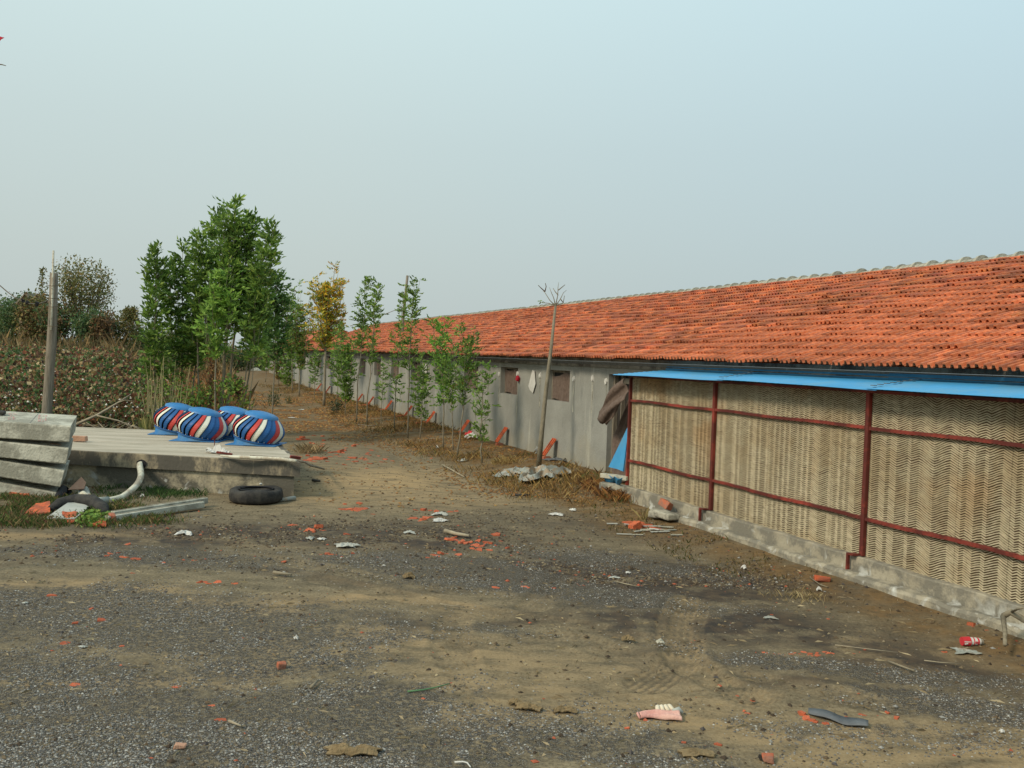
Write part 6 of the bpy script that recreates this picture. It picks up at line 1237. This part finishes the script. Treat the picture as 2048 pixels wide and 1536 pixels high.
# crumpled sheets
def crumple(name, X, Y, sx_, sy_, hz, mt, label, cat, rz=0, n_=18, seed=0, th=.004):
    p = G(X, Y); b = MB(); c_, q_ = math.cos(rz), math.sin(rz)
    def fn(u, v):
        a = 2 * u - 1; d_ = 2 * v - 1; k_ = .35 if name == 'earth_clod' else 1; e = 1 + k_ * (.25 * math.sin(3 * math.atan2(d_, a) + seed) + .15 * math.sin(7 * math.atan2(d_, a) + seed * 2)); fr = max(0, 1 - (a * a + d_ * d_) * .5)
        x_, y_ = a * sx_ * .5 * e * (.6 if mt in ('white', 'cardboard') else 1), d_ * sy_ * .5 * e * (.6 if mt in ('white', 'cardboard') else 1); rg = abs(float(vnoise(u * 5 + seed, v * 5, 1, seed)) - .5) * 2; z_ = .008 + hz * fr * (1.1 - rg * 1.2) + hz * .35 * (float(vnoise(u * 13, v * 13 + seed, 1, seed + 2)) - .3) * fr
        X_, Y_ = p.x + x_ * c_ - y_ * q_, p.y + x_ * q_ + y_ * c_; return (X_, Y_, float(height(X_, Y_)) + max(z_, .006))
    b.grid(fn, n_, n_); return tag(b.build(name, M[mt], solid=th), label, cat)
crumple('plastic_sheet', 1082, 955, .85, 1.0, .20, 'plastic_grey', 'crumpled grey plastic sheet round the foot of the bare sapling', 'plastic sheet', -.1, 30, 1)
crumple('plastic_sheet', 1030, 948, .6, .7, .10, 'plastic_grey', 'twisted tail of grey plastic left of the bare sapling sheet', 'plastic sheet', -.2, 20, 4)
crumple('plastic_scrap', 1932, 1306, .17, .12, .02, 'plastic_grey', 'flat grey green plastic scrap below the crushed can', 'plastic scrap', -.2, 14, 2)
crumple('paper_scrap', 370, 1070, .26, .22, .05, 'white', 'white crumpled paper on the dark rubbish soil', 'paper', 0, 12, 3)
crumple('paper_scrap', 620, 1079, .14, .14, .03, 'cardboard', 'dull white scrap below the tile heap in front of the tyre', 'paper', 0, 10, 5)
crumple('paper_scrap', 643, 1080, .15, .10, .02, 'white', 'thin white scrap next to the dull one on the rubbish soil', 'paper', 0, 10, 6)
crumple('paper_scrap', 694, 1095, .42, .22, .05, 'cardboard', 'largest pale scrap on the rubbish soil', 'paper', 0, 14, 7)
crumple('paper_scrap', 880, 1043, .30, .22, .04, 'white', 'bright white paper among the tile heap', 'paper', 0, 12, 8)
crumple('paper_scrap', 880, 1030, .30, .25, .04, 'cardboard', 'pale board scrap behind the bright white paper', 'paper', 0, 12, 9)
crumple('paper_scrap', 820, 1067, .2, .15, .03, 'cardboard', 'pale scrap between the tile heap and the biggest scatter', 'paper', 0, 10, 10)
crumple('paper_scrap', 1113, 1031, .32, .2, .03, 'white', 'pale flattened paper on the open earth', 'paper', 0, 10, 11)
crumple('paper_scrap', 1146, 1022, .15, .15, .03, 'white', 'little white paper behind the flattened one', 'paper', 0, 10, 12)
crumple('paper_scrap', 1488, 1139, .09, .09, .04, 'white', 'white cup shaped scrap on the gravel toward the plinth', 'paper', .5, 10, 13)
crumple('paper_scrap', 1256, 1148, .08, .06, .02, 'white', 'small white and pink scrap on the pale gravel', 'paper', 0, 8, 14)
crumple('paper_scrap', 1228, 1157, .16, .09, .015, 'cardboard', 'flat pale scrap beside the white and pink one', 'paper', 0, 8, 15)
crumple('paper_scrap', 1637, 1182, .07, .07, .04, 'white', 'white scrap near the whole orange brick', 'paper', 0, 8, 16)
crumple('paper_scrap', 592, 1280, .05, .05, .03, 'white', 'white pebble like scrap in the middle of the gravel', 'paper', 0, 8, 17)
crumple('paper_scrap', 165, 1296, .09, .05, .01, 'cardboard', 'flat pale chip on the lower left gravel', 'paper', 0, 8, 18)
crumple('paper_scrap', 50, 1208, .07, .06, .01, 'cardboard', 'pale chip on gravel near the left edge', 'paper', .5, 8, 19)
crumple('paper_scrap', 2004, 1467, .045, .04, .02, 'white', 'tiny white scrap in the lower right corner', 'paper', 0, 8, 20)
crumple('paper_scrap', 285, 995, .08, .08, .05, 'white', 'little white scrap in the grass by the pipe', 'paper', 0, 8, 21)
crumple('paper_scrap', 874, 898, .1, .1, .08, 'white', 'white bag scrap behind the thin saplings', 'paper', 0, 8, 22)
crumple('paper_scrap', 944, 878, .5, .5, .15, 'white', 'white sack with a red print by the wall behind the saplings', 'sack', 0, 14, 23)
crumple('paper_scrap', 940, 876, .22, .2, .19, 'can_red', 'red print patch of the white sack by the wall', 'sack print', 0, 8, 24)
crumple('paper_scrap', 925, 923, .32, .2, .05, 'cardboard', 'pale rubble piece at the edge of the track by the saplings', 'rubble', 0, 10, 25)
crumple('paper_scrap', 1073, 908, .14, .14, .15, 'white', 'round white thing on a dark lump by the bare sapling', 'scrap', 0, 10, 26)
crumple('paper_scrap', 602, 820, .35, .3, .03, 'cardboard', 'pale flat scrap on the track behind the ventilators', 'paper', 0, 8, 27)
crumple('paper_scrap', 585, 836, .4, .2, .02, 'white', 'thin white strip on the track behind the ventilators', 'paper', 0, 8, 28)
crumple('paper_scrap', 1540, 1237, .10, .07, .01, 'plastic_grey', 'translucent film scrap on the dark patch', 'plastic scrap', 0, 8, 29)
crumple('dark_cloth', 1112, 922, .45, .2, .06, 'slate', 'dark blue rag at the foot of the wall by the bare sapling', 'rag', 0, 12, 30)
crumple('earth_clod', 706, 1507, .30, .10, .035, 'clod', 'long ochre clod at the bottom of the yard', 'clod', 0, 14, 31, .01)
crumple('earth_clod', 1057, 1420, .17, .07, .03, 'clod', 'ochre clod left of the glove', 'clod', -.2, 12, 32, .01)
crumple('earth_clod', 1030, 1409, .08, .05, .03, 'clod', 'smaller clod above the ochre one left of the glove', 'clod', 0, 8, 33, .01)
crumple('earth_clod', 1130, 1425, .14, .06, .03, 'clod', 'clod between the ochre one and the glove', 'clod', .1, 10, 34, .01)
crumple('earth_clod', 1255, 1282, .10, .06, .04, 'clod', 'ochre clod beside the tyre tracks', 'clod', .1, 10, 35, .01)
crumple('earth_clod', 1320, 1288, .06, .05, .03, 'cement', 'grey lump left of the tyre tracks', 'lump', .1, 8, 36, .01)
crumple('earth_clod', 818, 1157, .12, .08, .05, 'clod', 'brown clod on the pale gravel', 'clod', .1, 10, 37, .01)
crumple('earth_clod', 682, 1500, .05, .04, .02, 'clod', 'tiny clod beside the long ochre clod', 'clod', .1, 8, 38, .01)
crumple('earth_clod', 1395, 1510, .2, .08, .02, 'clod', 'flat cracked clod at the bottom right of the glove', 'clod', .1, 10, 39, .01)
tag(rough_block('stone_block', G(1830, 1198) + Vector((0, 0, .02)), (.22, .10, .06), (0, .05, YAW + 1.7), M['deck'], 60, bevel=.01), 'flat yellowish stone against the footing', 'stone')
# white rag and red knot hanging on the wall
q = [onP(1065, 740, WP - .03), onP(1069, 742, WP - .03), onP(1071, 768, WP - .03), onP(1066, 786, WP - .03), onP(1060, 780, WP - .03), onP(1057, 772, WP - .03)]
b = MB(); b.add(q, [tuple(range(6))]); tag(b.build('white_rag', M['white'], solid=.01), 'white rag hanging on the wall between the two nearest windows', 'rag')
tag(rough_block('red_rag', onP(1035, 757, WP - .05), (.06, .14, .12), (.3, .2, YAW), M['cloth_red'], 61, bevel=.02), 'red rag knotted at the corner of the window with the folded curtain', 'rag')
for i, (X, Y, h_) in enumerate(((852, 740, .5), (742, 738, .4), (672, 728, .4), (620, 722, .4))):
    p = onP(X, Y, WP - .03); P_, a_ = toB(p.x, p.y); b = MB(); b.add([B(P_, a_ - .12, p.z - .15), B(P_, a_ + .10, p.z - .2), B(P_ - .01, a_ + .14, p.z + .2), B(P_, a_ - .08, p.z + .17)], [(0, 1, 2, 3)]); tag(b.build('white_rag', M['white'], solid=.01), ['white sheet scrap on the wall behind the bright green sapling', 'white scrap on the wall behind the kinked sapling', 'white scrap on the wall behind the yellow tree', 'white scrap on the wall near the far end'][i], 'rag')
print('all done', len(bpy.data.objects))
